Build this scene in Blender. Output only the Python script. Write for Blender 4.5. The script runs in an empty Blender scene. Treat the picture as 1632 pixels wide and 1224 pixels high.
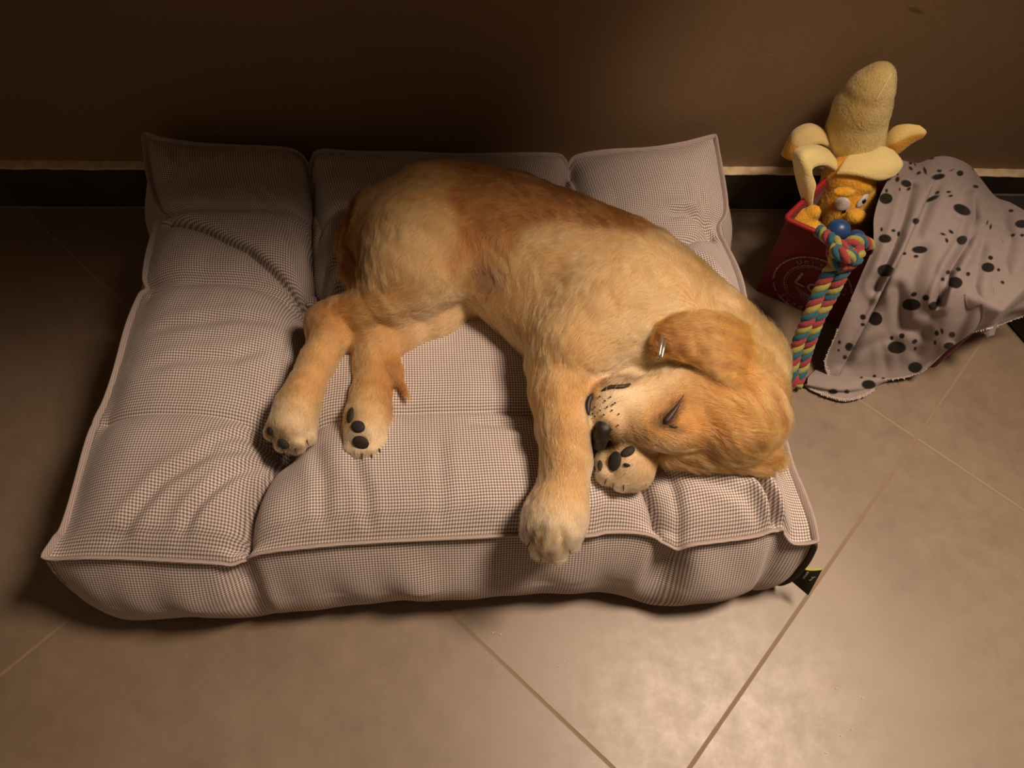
import bpy, math, random
import numpy as np
from mathutils import Vector, Matrix
from mathutils.bvhtree import BVHTree

# ------------------------------------------------------------------ camera, world, lights, exposure
W, H = 1632, 1224
F = 1239.485
CH = 0.89296                       # camera height above the floor
PITCH, ROLL, YAW = 0.995632, 0.1176894, -0.1583665
WALL_Y = 0.9042                    # front face of the baseboard
scene = bpy.context.scene


def _rot(d):
    x, y, z = d
    c, s = math.cos(ROLL), math.sin(ROLL)
    x, y = c * x - s * y, s * x + c * y
    cp, sp = math.cos(PITCH), math.sin(PITCH)
    x, y, z = x, -z * cp + y * sp, z * sp + y * cp
    c, s = math.cos(YAW), math.sin(YAW)
    return (c * x - s * y, s * x + c * y, z)


M3 = np.array([_rot((1, 0, 0)), _rot((0, 1, 0)), _rot((0, 0, 1))]).T
CAM = np.array([0, 0, CH])
cam_data = bpy.data.cameras.new('camera')
cam_data.sensor_width = 36.0
cam_data.lens = F / W * 36.0
cam_data.clip_start = 0.02
cam = bpy.data.objects.new('camera', cam_data)
scene.collection.objects.link(cam)
mw = Matrix([list(M3[i]) + [CAM[i]] for i in range(3)] + [[0, 0, 0, 1]])
cam.matrix_world = mw
scene.camera = cam

world = bpy.data.worlds.new('world')
scene.world = world
world.use_nodes = True
world.node_tree.nodes['Background'].inputs[0].default_value = (1.0, 0.62, 0.36, 1)
world.node_tree.nodes['Background'].inputs[1].default_value = 0.10


def add_spot(name, loc, target, power, color, angle, blend, size):
    d = bpy.data.lights.new(name, 'SPOT')
    d.energy = power
    d.color = color
    d.spot_size = math.radians(angle)
    d.spot_blend = blend
    d.shadow_soft_size = size
    o = bpy.data.objects.new(name, d)
    scene.collection.objects.link(o)
    o.location = loc
    o.rotation_euler = (Vector(target) - Vector(loc)).to_track_quat('-Z', 'Y').to_euler()
    return o


add_spot('ceiling_spot', (0.80, 0.34, 1.70), (0.34, 0.08, 0.0), 146.0, (1.0, 0.75, 0.55), 80, 1.0, 0.22)

scene.view_settings.view_transform = 'Standard'
scene.view_settings.look = 'None'
scene.view_settings.gamma = 1.0
scene.view_settings.exposure = 0.0
scene.view_settings.use_curve_mapping = False
scene.cycles_curves.shape = 'RIBBONS'


# ------------------------------------------------------------------ helpers
def at(px, py, z=0.0):
    """world point seen at a photo pixel, at height z"""
    d = M3 @ np.array([(px - W / 2) / F, -(py - H / 2) / F, -1.0])
    return CAM + d * ((z - CH) / d[2])


def aty(px, py, y):
    d = M3 @ np.array([(px - W / 2) / F, -(py - H / 2) / F, -1.0])
    return CAM + d * (y / d[1])


def proj(P):
    v = (np.asarray(P) - CAM) @ M3
    return np.stack([W / 2 - F * v[..., 0] / v[..., 2], H / 2 + F * v[..., 1] / v[..., 2]], -1)


def catmull(pts, n):
    """arc-length resampled Catmull-Rom through pts -> n points"""
    P = np.asarray(pts, float)
    Q = np.vstack([2 * P[0] - P[1], P, 2 * P[-1] - P[-2]])
    out = []
    for i in range(1, len(Q) - 2):
        t = np.linspace(0, 1, 16, endpoint=False)[:, None]
        a, b, c, d = Q[i - 1], Q[i], Q[i + 1], Q[i + 2]
        out.append(.5 * ((2 * b) + (-a + c) * t + (2 * a - 5 * b + 4 * c - d) * t ** 2 + (-a + 3 * b - 3 * c + d) * t ** 3))
    out.append(P[-1:])
    return resample(np.vstack(out), n)


def resample(C, n):
    L = np.r_[0, np.cumsum(np.linalg.norm(np.diff(C[:, :3], axis=0), axis=1))]
    s = np.linspace(0, L[-1], n)
    return np.stack([np.interp(s, L, C[:, k]) for k in range(C.shape[1])], 1)


def wob(x, y, seed=0, n=9, lo=1.0, hi=3.0):
    r = np.random.RandomState(seed)
    o = 0
    for i in range(n):
        a = r.rand() * 6.283
        k = lo + (hi - lo) * r.rand()
        o = o + np.sin(k * (x * math.cos(a) + y * math.sin(a)) + r.rand() * 6.283)
    return o / math.sqrt(n)


def link(o, parent=None):
    scene.collection.objects.link(o)
    if parent is not None:
        o.parent = parent
        o.matrix_parent_inverse = Matrix.Identity(4)
        if parent.type == 'EMPTY' or True:
            # parents sit at their own base point; keep world placement
            o.location = Vector(o.location) - world_loc(parent)
    return o


def world_loc(o):
    l = Vector(o.location)
    while o.parent is not None:
        o = o.parent
        l = l + Vector(o.location)
    return l


def mesh(name, verts, faces, mat=None, parent=None, uv=None, col=None, smooth=True):
    me = bpy.data.meshes.new(name)
    verts = np.asarray(verts, float)
    me.from_pydata([tuple(v) for v in verts], [], [tuple(int(i) for i in f) for f in faces])
    if smooth:
        me.polygons.foreach_set('use_smooth', [True] * len(me.polygons))
    if uv is not None:
        l = me.uv_layers.new(name='UVMap')
        vi = np.zeros(len(me.loops), int)
        me.loops.foreach_get('vertex_index', vi)
        l.data.foreach_set('uv', np.asarray(uv, float)[vi].ravel())
    if col is not None:
        a = me.color_attributes.new('Col', 'FLOAT_COLOR', 'POINT')
        c = np.ones((len(verts), 4))
        c[:, :3] = col
        a.data.foreach_set('color', c.ravel())
    if mat is not None:
        if isinstance(mat, (list, tuple)):
            for m in mat:
                me.materials.append(m)
        else:
            me.materials.append(mat)
    me.update()
    o = bpy.data.objects.new(name, me)
    return link(o, parent)


def join(parts):
    """parts: list of (verts, faces) -> one verts, faces"""
    V, Fc, n = [], [], 0
    for v, f in parts:
        V.append(np.asarray(v, float))
        Fc += [tuple(i + n for i in q) for q in f]
        n += len(v)
    return np.vstack(V), Fc


def empty(name, loc, label, cat, group=None):
    o = bpy.data.objects.new(name, None)
    o.empty_display_size = 0.02
    scene.collection.objects.link(o)
    o.location = loc
    o['label'] = label
    o['category'] = cat
    if group:
        o['group'] = group
    return o


def struct(o):
    o['kind'] = 'structure'
    return o


def box(lo, hi):
    x0, y0, z0 = lo
    x1, y1, z1 = hi
    v = [(x0, y0, z0), (x1, y0, z0), (x1, y1, z0), (x0, y1, z0), (x0, y0, z1), (x1, y0, z1), (x1, y1, z1), (x0, y1, z1)]
    f = [(0, 3, 2, 1), (4, 5, 6, 7), (0, 1, 5, 4), (1, 2, 6, 5), (2, 3, 7, 6), (3, 0, 4, 7)]
    return v, f


def frames(C, up=(0, 0, 1)):
    T = np.gradient(C, axis=0)
    T /= np.linalg.norm(T, axis=1)[:, None] + 1e-12
    N = np.zeros_like(C)
    n = np.array(up, float)
    for i in range(len(C)):
        n = n - T[i] * (n @ T[i])
        n /= np.linalg.norm(n) + 1e-12
        N[i] = n
    return T, N, np.cross(T, N)


def sweep(C, ra, rb=None, k=10, up=(0, 0, 1), closed=False, cap=True):
    """tube of elliptical section along C. ra along N, rb along B"""
    C = np.asarray(C, float)
    n = len(C)
    T, N, B = frames(C, up)
    ra = np.broadcast_to(np.asarray(ra, float), (n,))
    rb = ra if rb is None else np.broadcast_to(np.asarray(rb, float), (n,))
    a = np.arange(k) * 2 * math.pi / k
    V = C[:, None, :] + N[:, None, :] * (ra[:, None] * np.cos(a))[..., None] + B[:, None, :] * (rb[:, None] * np.sin(a))[..., None]
    V = V.reshape(-1, 3)
    f = []
    for i in range(n - (0 if closed else 1)):
        j = (i + 1) % n
        for q in range(k):
            r = (q + 1) % k
            f.append((i * k + q, i * k + r, j * k + r, j * k + q))
    if cap and not closed:
        V = np.vstack([V, C[0], C[-1]])
        for q in range(k):
            r = (q + 1) % k
            f.append((n * k, r, q))
            f.append((n * k + 1, (n - 1) * k + q, (n - 1) * k + r))
    return V, f


def ellipsoid(c, r, axes=None, nu=20, nv=12):
    th = np.linspace(0, math.pi, nv + 1)[1:-1]
    ph = np.arange(nu) * 2 * math.pi / nu
    P = [(0, 0, 1)]
    for t in th:
        for p in ph:
            P.append((math.sin(t) * math.cos(p), math.sin(t) * math.sin(p), math.cos(t)))
    P.append((0, 0, -1))
    P = np.array(P) * np.array(r)
    if axes is not None:
        P = P @ np.array(axes)
    P = P + np.array(c)
    f = []
    for q in range(nu):
        f.append((0, 1 + q, 1 + (q + 1) % nu))
    for i in range(nv - 2):
        for q in range(nu):
            a, b = 1 + i * nu + q, 1 + i * nu + (q + 1) % nu
            f.append((a, a + nu, b + nu, b))
    e = len(P) - 1
    for q in range(nu):
        f.append((e, e - nu + (q + 1) % nu, e - nu + q))
    return P, f


def grid_faces(nu, nv, wrap=False):
    f = []
    for j in range(nv - 1):
        for i in range(nu - (0 if wrap else 1)):
            a, b = j * nu + i, j * nu + (i + 1) % nu
            f.append((a, b, b + nu, a + nu))
    return f


# implicit surfaces ------------------------------------------------
class Field:
    def __init__(self, lo, hi, h):
        self.lo = np.array(lo, float)
        self.h = h
        self.n = np.ceil((np.array(hi) - self.lo) / h).astype(int) + 1
        self.F = np.full(self.n, 1.0, np.float32)

    def _sub(self, lo, hi):
        a = np.maximum(0, np.floor((lo - self.lo) / self.h).astype(int))
        b = np.minimum(self.n, np.ceil((hi - self.lo) / self.h).astype(int) + 1)
        sl = tuple(slice(a[i], b[i]) for i in range(3))
        g = [self.lo[i] + self.h * np.arange(a[i], b[i], dtype=np.float32) for i in range(3)]
        return sl, np.meshgrid(*g, indexing='ij')

    def cone(self, a, b, ra, rb, k=0.012, kz=1.0, sub=False):
        a, b = np.array(a, float), np.array(b, float)
        m = max(ra, rb) * max(1, kz) + k * 1.6 + 0.004
        sl, (X, Y, Z) = self._sub(np.minimum(a, b) - m, np.maximum(a, b) + m)
        if 0 in X.shape:
            return
        ab = b - a
        L = max(ab @ ab, 1e-12)
        t = np.clip(((X - a[0]) * ab[0] + (Y - a[1]) * ab[1] + (Z - a[2]) * ab[2]) / L, 0, 1)
        dz = (Z - a[2] - t * ab[2]) / kz
        d = np.sqrt((X - a[0] - t * ab[0]) ** 2 + (Y - a[1] - t * ab[1]) ** 2 + dz ** 2) - (ra + t * (rb - ra))
        self._mix(sl, d, k, sub)

    def ell(self, c, r, axes=None, k=0.012, sub=False):
        c, r = np.array(c, float), np.array(r, float)
        m = r.max() + k * 1.6 + 0.004
        sl, (X, Y, Z) = self._sub(c - m, c + m)
        if 0 in X.shape:
            return
        A = np.eye(3) if axes is None else np.array(axes)
        D = [X - c[0], Y - c[1], Z - c[2]]
        q = [(D[0] * A[i][0] + D[1] * A[i][1] + D[2] * A[i][2]) / r[i] for i in range(3)]
        k0 = np.sqrt(q[0] ** 2 + q[1] ** 2 + q[2] ** 2)
        k1 = np.sqrt((q[0] / r[0]) ** 2 + (q[1] / r[1]) ** 2 + (q[2] / r[2]) ** 2) + 1e-6
        self._mix(sl, k0 * (k0 - 1) / k1, k, sub)

    def _mix(self, sl, d, k, sub):
        f = self.F[sl]
        if sub:
            h = np.maximum(k - np.abs(f + d), 0) / k
            self.F[sl] = np.maximum(f, -d) + h * h * k * .25
        else:
            h = np.maximum(k - np.abs(f - d), 0) / k
            self.F[sl] = np.minimum(f, d) - h * h * k * .25

    def chain(self, pts, k=0.012, kz=1.0):
        for p, q in zip(pts[:-1], pts[1:]):
            self.cone(p[:3], q[:3], p[3], q[3], k, kz)

    def nets(self):
        F_, n = self.F, self.n
        S = F_ < 0
        c = np.zeros(tuple(n - 1), int)
        for dx in (0, 1):
            for dy in (0, 1):
                for dz in (0, 1):
                    c += S[dx:n[0] - 1 + dx, dy:n[1] - 1 + dy, dz:n[2] - 1 + dz]
        act = (c > 0) & (c < 8)
        idx = np.full(act.shape, -1)
        I = np.argwhere(act)
        idx[act] = np.arange(len(I))
        acc = np.zeros((len(I), 3))
        cnt = np.zeros(len(I))
        cor = [(0, 0, 0), (1, 0, 0), (0, 1, 0), (1, 1, 0), (0, 0, 1), (1, 0, 1), (0, 1, 1), (1, 1, 1)]
        for a in cor:
            for ax in range(3):
                if a[ax]:
                    continue
                b = list(a)
                b[ax] = 1
                fa = F_[I[:, 0] + a[0], I[:, 1] + a[1], I[:, 2] + a[2]]
                fb = F_[I[:, 0] + b[0], I[:, 1] + b[1], I[:, 2] + b[2]]
                m = (fa < 0) != (fb < 0)
                t = fa / (fa - fb + 1e-20)
                p = np.array(a, float)[None] + np.zeros((len(I), 3))
                p[:, ax] = t
                acc[m] += p[m]
                cnt[m] += 1
        V = (I + acc / cnt[:, None]) * self.h + self.lo
        faces = []
        for ax in range(3):
            u, v = (ax + 1) % 3, (ax + 2) % 3
            sa = [slice(None)] * 3
            sb = [slice(None)] * 3
            sa[ax] = slice(0, -1)
            sb[ax] = slice(1, None)
            A, B = S[tuple(sa)], S[tuple(sb)]
            E = np.argwhere(A != B)
            ok = (E[:, u] > 0) & (E[:, v] > 0) & (E[:, u] < n[u] - 1) & (E[:, v] < n[v] - 1)
            E = E[ok]
            ins = A[E[:, 0], E[:, 1], E[:, 2]]
            def g(du, dv):
                q = E.copy()
                q[:, u] -= du
                q[:, v] -= dv
                return idx[q[:, 0], q[:, 1], q[:, 2]]
            q = np.stack([g(1, 1), g(0, 1), g(0, 0), g(1, 0)], 1)
            q[~ins] = q[~ins][:, ::-1]
            faces.append(q)
        return V, np.vstack(faces)


# materials ----------------------------------------------------------
class NT:
    def __init__(self, name):
        self.m = bpy.data.materials.new(name)
        self.m.use_nodes = True
        self.t = self.m.node_tree
        self.b = self.t.nodes['Principled BSDF']

    def n(self, typ, **kw):
        nd = self.t.nodes.new(typ)
        for k, v in kw.items():
            setattr(nd, k, v)
        return nd

    def put(self, sock, v):
        if isinstance(v, bpy.types.NodeSocket):
            self.t.links.new(v, sock)
        elif isinstance(v, (tuple, list)) and len(v) == 3 and sock.type == 'RGBA':
            sock.default_value = (*v, 1)
        else:
            sock.default_value = v

    def math(self, op, a, b=0.0, c=None, clamp=False):
        nd = self.n('ShaderNodeMath', operation=op)
        nd.use_clamp = clamp
        self.put(nd.inputs[0], a)
        self.put(nd.inputs[1], b)
        if c is not None:
            self.put(nd.inputs[2], c)
        return nd.outputs[0]

    def mix(self, f, a, b, blend='MIX'):
        nd = self.n('ShaderNodeMix', data_type='RGBA', blend_type=blend)
        self.put(nd.inputs[0], f)
        self.put(nd.inputs[6], a)
        self.put(nd.inputs[7], b)
        return nd.outputs[2]

    def noise(self, scale, detail=3, vec=None, rough=.5, dim='3D'):
        nd = self.n('ShaderNodeTexNoise')
        nd.inputs['Scale'].default_value = scale
        nd.inputs['Detail'].default_value = detail
        nd.inputs['Roughness'].default_value = rough
        if vec is not None:
            self.put(nd.inputs['Vector'], vec)
        return nd.outputs[0]

    def ramp(self, v, lo, hi, a=0.0, b=1.0):
        nd = self.n('ShaderNodeMapRange')
        nd.inputs[1].default_value = lo
        nd.inputs[2].default_value = hi
        nd.inputs[3].default_value = a
        nd.inputs[4].default_value = b
        self.put(nd.inputs[0], v)
        return nd.outputs[0]

    def bump(self, h, strength=.3, dist=.002):
        nd = self.n('ShaderNodeBump')
        nd.inputs['Strength'].default_value = strength
        nd.inputs['Distance'].default_value = dist
        self.put(nd.inputs['Height'], h)
        self.t.links.new(nd.outputs[0], self.b.inputs['Normal'])

    def xyz(self, vec):
        nd = self.n('ShaderNodeSeparateXYZ')
        self.put(nd.inputs[0], vec)
        return nd.outputs

    def col(self, c, rough=.8, spec=.3, sheen=0.0):
        self.put(self.b.inputs['Base Color'], c)
        self.put(self.b.inputs['Roughness'], rough)
        self.b.inputs['Specular IOR Level'].default_value = spec
        if sheen:
            self.b.inputs['Sheen Weight'].default_value = sheen
            self.b.inputs['Sheen Roughness'].default_value = .5
        return self.m


def plain(name, c, rough=.8, spec=.3, sheen=0.0, nscale=120, namp=.12, bump=.0, bdist=.001):
    t = NT(name)
    co = t.n('ShaderNodeTexCoord').outputs['Object']
    n = t.noise(nscale, 3, co)
    f = t.ramp(n, .3, .7)
    dk = tuple(x * (1 - namp) for x in c)
    lt = tuple(min(1, x * (1 + namp)) for x in c)
    t.col(t.mix(f, dk, lt), rough, spec, sheen)
    if bump:
        t.bump(n, bump, bdist)
    return t.m

# ------------------------------------------------------------------ the room
def floor_mat():
    t = NT('ceramic_tile')
    co = t.n('ShaderNodeTexCoord').outputs['Object']
    x, y, z = t.xyz(co)
    S = 0.6
    TH, U0, V0 = -0.788406, 0.189 * .6, 1.30875 * .6
    c, s = math.cos(TH), math.sin(TH)
    u = t.math('DIVIDE', t.math('SUBTRACT', t.math('ADD', t.math('MULTIPLY', x, c), t.math('MULTIPLY', y, s)), U0), S)
    v = t.math('DIVIDE', t.math('SUBTRACT', t.math('ADD', t.math('MULTIPLY', x, -s), t.math('MULTIPLY', y, c)), V0), S)
    def edge(w):
        fr = t.math('FRACT', t.math('ADD', w, 100.5))
        return t.math('MULTIPLY', t.math('ABSOLUTE', t.math('SUBTRACT', fr, .5)), S)
    e = t.math('MINIMUM', edge(u), edge(v))
    wn = t.noise(60, 2, co)
    g = t.ramp(t.math('ADD', e, t.ramp(wn, 0, 1, -.0004, .0004)), .0012, .0024, 1, 0)
    cell = t.n('ShaderNodeTexWhiteNoise', noise_dimensions='2D')
    cmb = t.n('ShaderNodeCombineXYZ')
    t.put(cmb.inputs[0], t.math('FLOOR', t.math('ADD', u, 100.0)))
    t.put(cmb.inputs[1], t.math('FLOOR', t.math('ADD', v, 100.0)))
    t.put(cell.inputs['Vector'], cmb.outputs[0])
    n1 = t.noise(5, 6, co, .62)
    n2 = t.noise(38, 5, co, .7)
    f = t.math('ADD', t.math('MULTIPLY', n1, .7), t.math('MULTIPLY', n2, .3))
    f = t.ramp(f, .36, .64)
    tile = t.mix(f, (.180, .127, .084), (.250, .185, .130))
    tile = t.mix(t.ramp(cell.outputs[0], 0, 1, 0, .12), tile, (.16, .12, .085))
    base = t.mix(g, tile, (.265, .198, .132))
    t.col(base, t.math('MAXIMUM', t.ramp(n2, .3, .7, .41, .50), t.math('MULTIPLY', g, .9)), .7)
    hgt = t.math('ADD', t.math('MULTIPLY', g, -1.0), t.math('MULTIPLY', n2, .05))
    t.bump(hgt, .4, .0008)
    t.put(t.b.inputs['Specular IOR Level'], t.ramp(g, 0, 1, .95, .05))
    return t.m


def wall_mat():
    t = NT('brown_wall_paint')
    co = t.n('ShaderNodeTexCoord').outputs['Object']
    x, y, z = t.xyz(co)
    n1 = t.noise(2.2, 3, co)
    n2 = t.noise(230, 3, co)
    n3 = t.noise(32, 4, co)
    c = t.mix(t.ramp(n1, .35, .65), (.235, .155, .088), (.275, .185, .106))
    # brown scuff mark on the paint
    p = aty(1462, 18, WALL_Y + .016)
    dx = t.math('SUBTRACT', x, float(p[0]))
    dz = t.math('SUBTRACT', z, float(p[2]))
    a = t.math('ADD', t.math('MULTIPLY', dx, .95), t.math('MULTIPLY', dz, -.3))
    b = t.math('ADD', t.math('MULTIPLY', dx, .3), t.math('MULTIPLY', dz, .95))
    r = t.math('ADD', t.math('POWER', t.math('DIVIDE', a, .014), 2.0), t.math('POWER', t.math('DIVIDE', b, .003), 2.0))
    r = t.math('ADD', r, t.ramp(n3, .3, .7, -.6, .6))
    c = t.mix(t.ramp(r, .3, 1.6, .55, 0), c, (.08, .04, .02))
    t.col(c, .62, .3)
    t.bump(t.math('ADD', n2, t.math('MULTIPLY', n3, .5)), .35, .0012)
    return t.m


m_floor = floor_mat()
m_wall = wall_mat()
struct(mesh('floor', [(-2.2, -1.6, 0), (2.6, -1.6, 0), (2.6, WALL_Y + .02, 0), (-2.2, WALL_Y + .02, 0)], [(0, 1, 2, 3)], m_floor, smooth=False))
v, f = box((-2.2, WALL_Y + .016, -.02), (2.6, WALL_Y + .10, 2.6))
struct(mesh('wall_back', v, f, m_wall, smooth=False))


def baseboard_mat():
    t = NT('dark_baseboard_tile')
    co = t.n('ShaderNodeTexCoord').outputs['Object']
    n = t.noise(18, 4, co)
    t.col(t.mix(t.ramp(n, .35, .65), (.042, .029, .022), (.062, .045, .035)), .42, .35)
    return t.m


v, f = box((-2.2, WALL_Y, -.005), (2.6, WALL_Y + .0165, .0750))
struct(mesh('baseboard_back', v, f, baseboard_mat(), smooth=False))
# raw, lighter top edge of the baseboard, slightly uneven
xs = np.linspace(-2.2, 2.6, 600)
pr = [(WALL_Y - .0004, .0750), (WALL_Y - .0004, .0762), (WALL_Y + .0006, .0768), (WALL_Y + .0165, .0772)]
V = np.array([(x, y + .0004 * math.sin(x * 71 + 3 * math.sin(x * 23)), z + .0005 * math.sin(x * 37 + 2 * math.sin(x * 90))) for (y, z) in pr for x in xs])
struct(mesh('trim_1', V, [(a, b, c, d) for (d, c, b, a) in grid_faces(600, 4)], plain('raw_tile_edge', (.68, .54, .36), .75, .2, nscale=60, namp=.2)))
cv = np.stack([xs, WALL_Y - .0015 + 0 * xs, .0012 + 0 * xs], 1)
v, f = sweep(cv, .0022, k=6)
struct(mesh('trim_2', v, f, plain('floor_joint_grout', (.22, .16, .11), .9, .1)))

# ------------------------------------------------------------------ dog bed
S0 = .140
front = [(75, 888, .136), (96, 889, .134), (150, 887), (250, 890), (345, 895), (368, 897, .137), (384, 890, .134), (405, 880), (500, 869), (600, 862), (700, 857), (830, 851), (930, 852), (965, 846), (1010, 846), (1045, 852), (1068, 866, .135), (1080, 872, .132), (1100, 866), (1150, 860), (1200, 853), (1242, 841), (1252, 852, .134), (1262, 864, .131), (1280, 865, .131), (1297, 862, .134)]
back = [(232, 217, .158), (262, 227, .154), (330, 237, .148), (420, 240, .145), (465, 245, .145), (485, 262, .142), (494, 287, .134), (500, 262, .142), (512, 246, .145), (560, 248, .145), (650, 250, .145), (780, 252, .145), (880, 250, .145), (898, 258, .142), (905, 270, .136), (914, 257, .142), (930, 251, .145), (1000, 243, .145), (1085, 235, .150), (1138, 220, .158)]
left = [(75, 888, .136), (92, 862, .138), (110, 830), (150, 690), (172, 640), (195, 570), (212, 510), (226, 473), (238, 462, .136), (234, 445), (240, 410), (250, 372), (254, 357), (269, 350, .135), (256, 332), (245, 300), (237, 258, .148), (232, 217, .158)]
right = [(1297, 862, .134), (1290, 832, .138), (1273, 785), (1256, 735), (1235, 660), (1212, 590), (1190, 505), (1178, 455), (1166, 420), (1153, 390), (1143, 363, .134), (1154, 335), (1146, 270, .148), (1138, 220, .158)]


def lift(L, z0=S0):
    return np.array([at(p[0], p[1], p[2] if len(p) > 2 else z0) for p in L])


NU, NV = 481, 361
CF, CB, CL, CR = catmull(lift(front), NU), catmull(lift(back), NU), catmull(lift(left), NV), catmull(lift(right), NV)
CB[0], CL[-1], CR[-1], CR[0], CL[0] = CB[0], CB[0], CB[-1], CF[-1], CF[0]
u = np.linspace(0, 1, NU)[None, :, None]
v = np.linspace(0, 1, NV)[:, None, None]
TOP = (1 - v) * CF[None] + v * CB[None] + (1 - u) * CL[:, None] + u * CR[:, None] - ((1 - u) * (1 - v) * CF[0] + u * (1 - v) * CF[-1] + (1 - u) * v * CB[0] + u * v * CB[-1])
# let the notches of the seam fade out quickly towards the middle: blend with the straight patch
ST = (1 - u) * (1 - v) * CF[0] + u * (1 - v) * CF[-1] + (1 - u) * v * CB[0] + u * v * CB[-1]
du = np.minimum(u, 1 - u)[..., 0] * .80
dv = np.minimum(v, 1 - v)[..., 0] * .60
X, Y = TOP[..., 0], TOP[..., 1]
puff = .040 * (1 - np.exp(-du / .030)) * (1 - np.exp(-dv / .030))


def pl_dist(L, X, Y, zr=.155):
    P = np.array([at(a, b, zr)[:2] for a, b in L])
    best = np.full(X.shape, 9.)
    side = np.zeros(X.shape)
    tt = np.zeros(X.shape)
    n = len(P) - 1
    for i in range(n):
        a, b = P[i], P[i + 1]
        ab = b - a
        t = np.clip(((X - a[0]) * ab[0] + (Y - a[1]) * ab[1]) / (ab @ ab), 0, 1)
        dx, dy = X - a[0] - t * ab[0], Y - a[1] - t * ab[1]
        d = np.hypot(dx, dy)
        m = d < best
        best[m] = d[m]
        side[m] = np.sign(dx * ab[1] - dy * ab[0])[m]
        tt[m] = (i + t[m]) / n
    return best, side, tt


GRV = [  # polyline, depth, width, sharpness
    ([(497, 483), (494, 380), (495, 300), (494, 285)], .020, .010, 1),
    ([(497, 483), (450, 445), (400, 408), (330, 374), (269, 352)], .006, .007, 1),
    ([(497, 483), (400, 462), (340, 458), (238, 464)], .008, .012, 1),
    ([(497, 483), (478, 560), (460, 620), (445, 700)], .022, .020, 1),
    ([(445, 700), (380, 672), (300, 668), (140, 668)], .010, .012, 1),
    ([(445, 700), (418, 760), (395, 820), (378, 892)], .026, .011, 1),
    ([(445, 700), (520, 678), (620, 667), (760, 664), (850, 668), (1000, 705)], .014, .013, 1),
    ([(1000, 705), (1030, 780), (1052, 830), (1078, 872)], .020, .012, 1),
    ([(895, 470), (905, 272)], .024, .014, 1),
    ([(895, 470), (1000, 705)], .018, .02, 1),
    ([(497, 483), (700, 470), (895, 470)], .016, .02, 1),
    ([(895, 470), (1030, 420), (1143, 363)], .018, .014, 1),
    ([(1000, 705), (1130, 700), (1262, 745)], .010, .014, 1),
    ([(1195, 765), (1225, 800), (1252, 850)], .016, .006, 0),
    ([(440, 712), (370, 770), (320, 820), (285, 865)], .0045, .006, 0),
    ([(436, 706), (350, 730), (270, 780), (200, 850), (150, 872)], .0040, .007, 0),
    ([(436, 696), (380, 700), (320, 730)], .004, .006, 0),
    ([(440, 560), (380, 585), (300, 590), (230, 600)], .003, .008, 0),
    ([(460, 520), (380, 520), (300, 532), (230, 540)], .003, .008, 0),
    ([(505, 470), (530, 430), (570, 395)], .006, .006, 0),
    ([(505, 478), (545, 455), (580, 445)], .004, .005, 0),
    ([(497, 470), (470, 400), (440, 340), (400, 300)], .0025, .006, 0),
    ([(262, 300), (290, 270), (280, 235)], .003, .008, 0),
    ([(500, 700), (520, 780), (515, 850)], .0028, .008, 0),
    ([(560, 720), (585, 800), (590, 858)], .0022, .007, 0),
    ([(700, 700), (705, 790), (700, 850)], .0015, .008, 0),
    ([(850, 700), (800, 690), (740, 685)], .004, .006, 0),
    ([(1060, 350), (1090, 345), (1143, 360)], .006, .007, 0),
    ([(1105, 300), (1120, 340), (1148, 380)], .004, .006, 0),
    ([(1170, 480), (1120, 430), (1080, 410)], .004, .008, 0),
    ([(1040, 780), (1100, 770), (1180, 800), (1230, 850)], .003, .007, 0),
]
Z = TOP[..., 2] + puff
SHARP = {0: .012, 1: .017, 5: .011, 7: .007, 8: .010, 13: .006}
STEP = {1: .0025, 5: .006, 7: -.003, 13: .004}
for gi, (L, dep, w, kd) in enumerate(GRV):
    d, sd, tt = pl_dist(L, X, Y)
    tf = np.clip(np.minimum(tt, 1 - tt * .9) * 12, 0, 1)
    ed_ = np.clip(np.minimum(du, dv) / .004, .2, 1)
    if gi in SHARP:
        Z -= SHARP[gi] * np.exp(-d / .0028) * tf * ed_
    if gi in STEP:
        Z += STEP[gi] * sd * np.exp(-d / .030) * np.clip(d / .002, 0, 1) * tf * ed_
    if kd:
        prof = np.exp(-(np.sqrt(d ** 2 + .0008 ** 2) - .0008) / (w * .38)) * .34 + np.exp(-(np.sqrt(d ** 2 + .0012 ** 2) - .0012) / w) * .36 + np.exp(-(d / (w * 2.4)) ** 2) * .34
    else:
        prof = np.exp(-(d / w) ** 2) - .5 * np.exp(-((d - 1.8 * w) / w) ** 2)
    fade = np.clip(np.minimum(du, dv) / .012, .25, 1)
    Z -= dep * prof * fade * (1.1 if kd else np.clip(np.sin(np.clip(tt, .03, .97) * math.pi) * 1.6, .1, 1))
BT = [(497, 483), (445, 700), (895, 470), (1000, 705)]
for b in BT:
    p = at(b[0], b[1], .145)
    r = np.hypot(X - p[0], Y - p[1])
    Z -= .016 * np.exp(-(r / .022) ** 2) + .012 * np.exp(-(r / .06) ** 2)
inner = np.clip(np.minimum(du, dv) / .02, 0, 1)
Z += inner * (.0013 * wob(X, Y, 3, 10, 18, 60) + .0005 * wob(X, Y, 5, 10, 90, 160))
Z = np.maximum(Z, .09)
TOP[..., 2] = Z
UVT = np.zeros((NV, NU, 2))
UVT[..., 0] = u[..., 0] * .80
UVT[..., 1] = v[..., 0] * .60

# side band: closed loop, counter-clockwise from front-left
ring_idx = [(0, i) for i in range(NU - 1)] + [(j, NU - 1) for j in range(NV - 1)] + [(NV - 1, i) for i in range(NU - 1, 0, -1)] + [(j, 0) for j in range(NV - 1, 0, -1)]
ring = np.array([TOP[a] for a in ring_idx])
NR = len(ring)
cx, cy = -.006, .575
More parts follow.
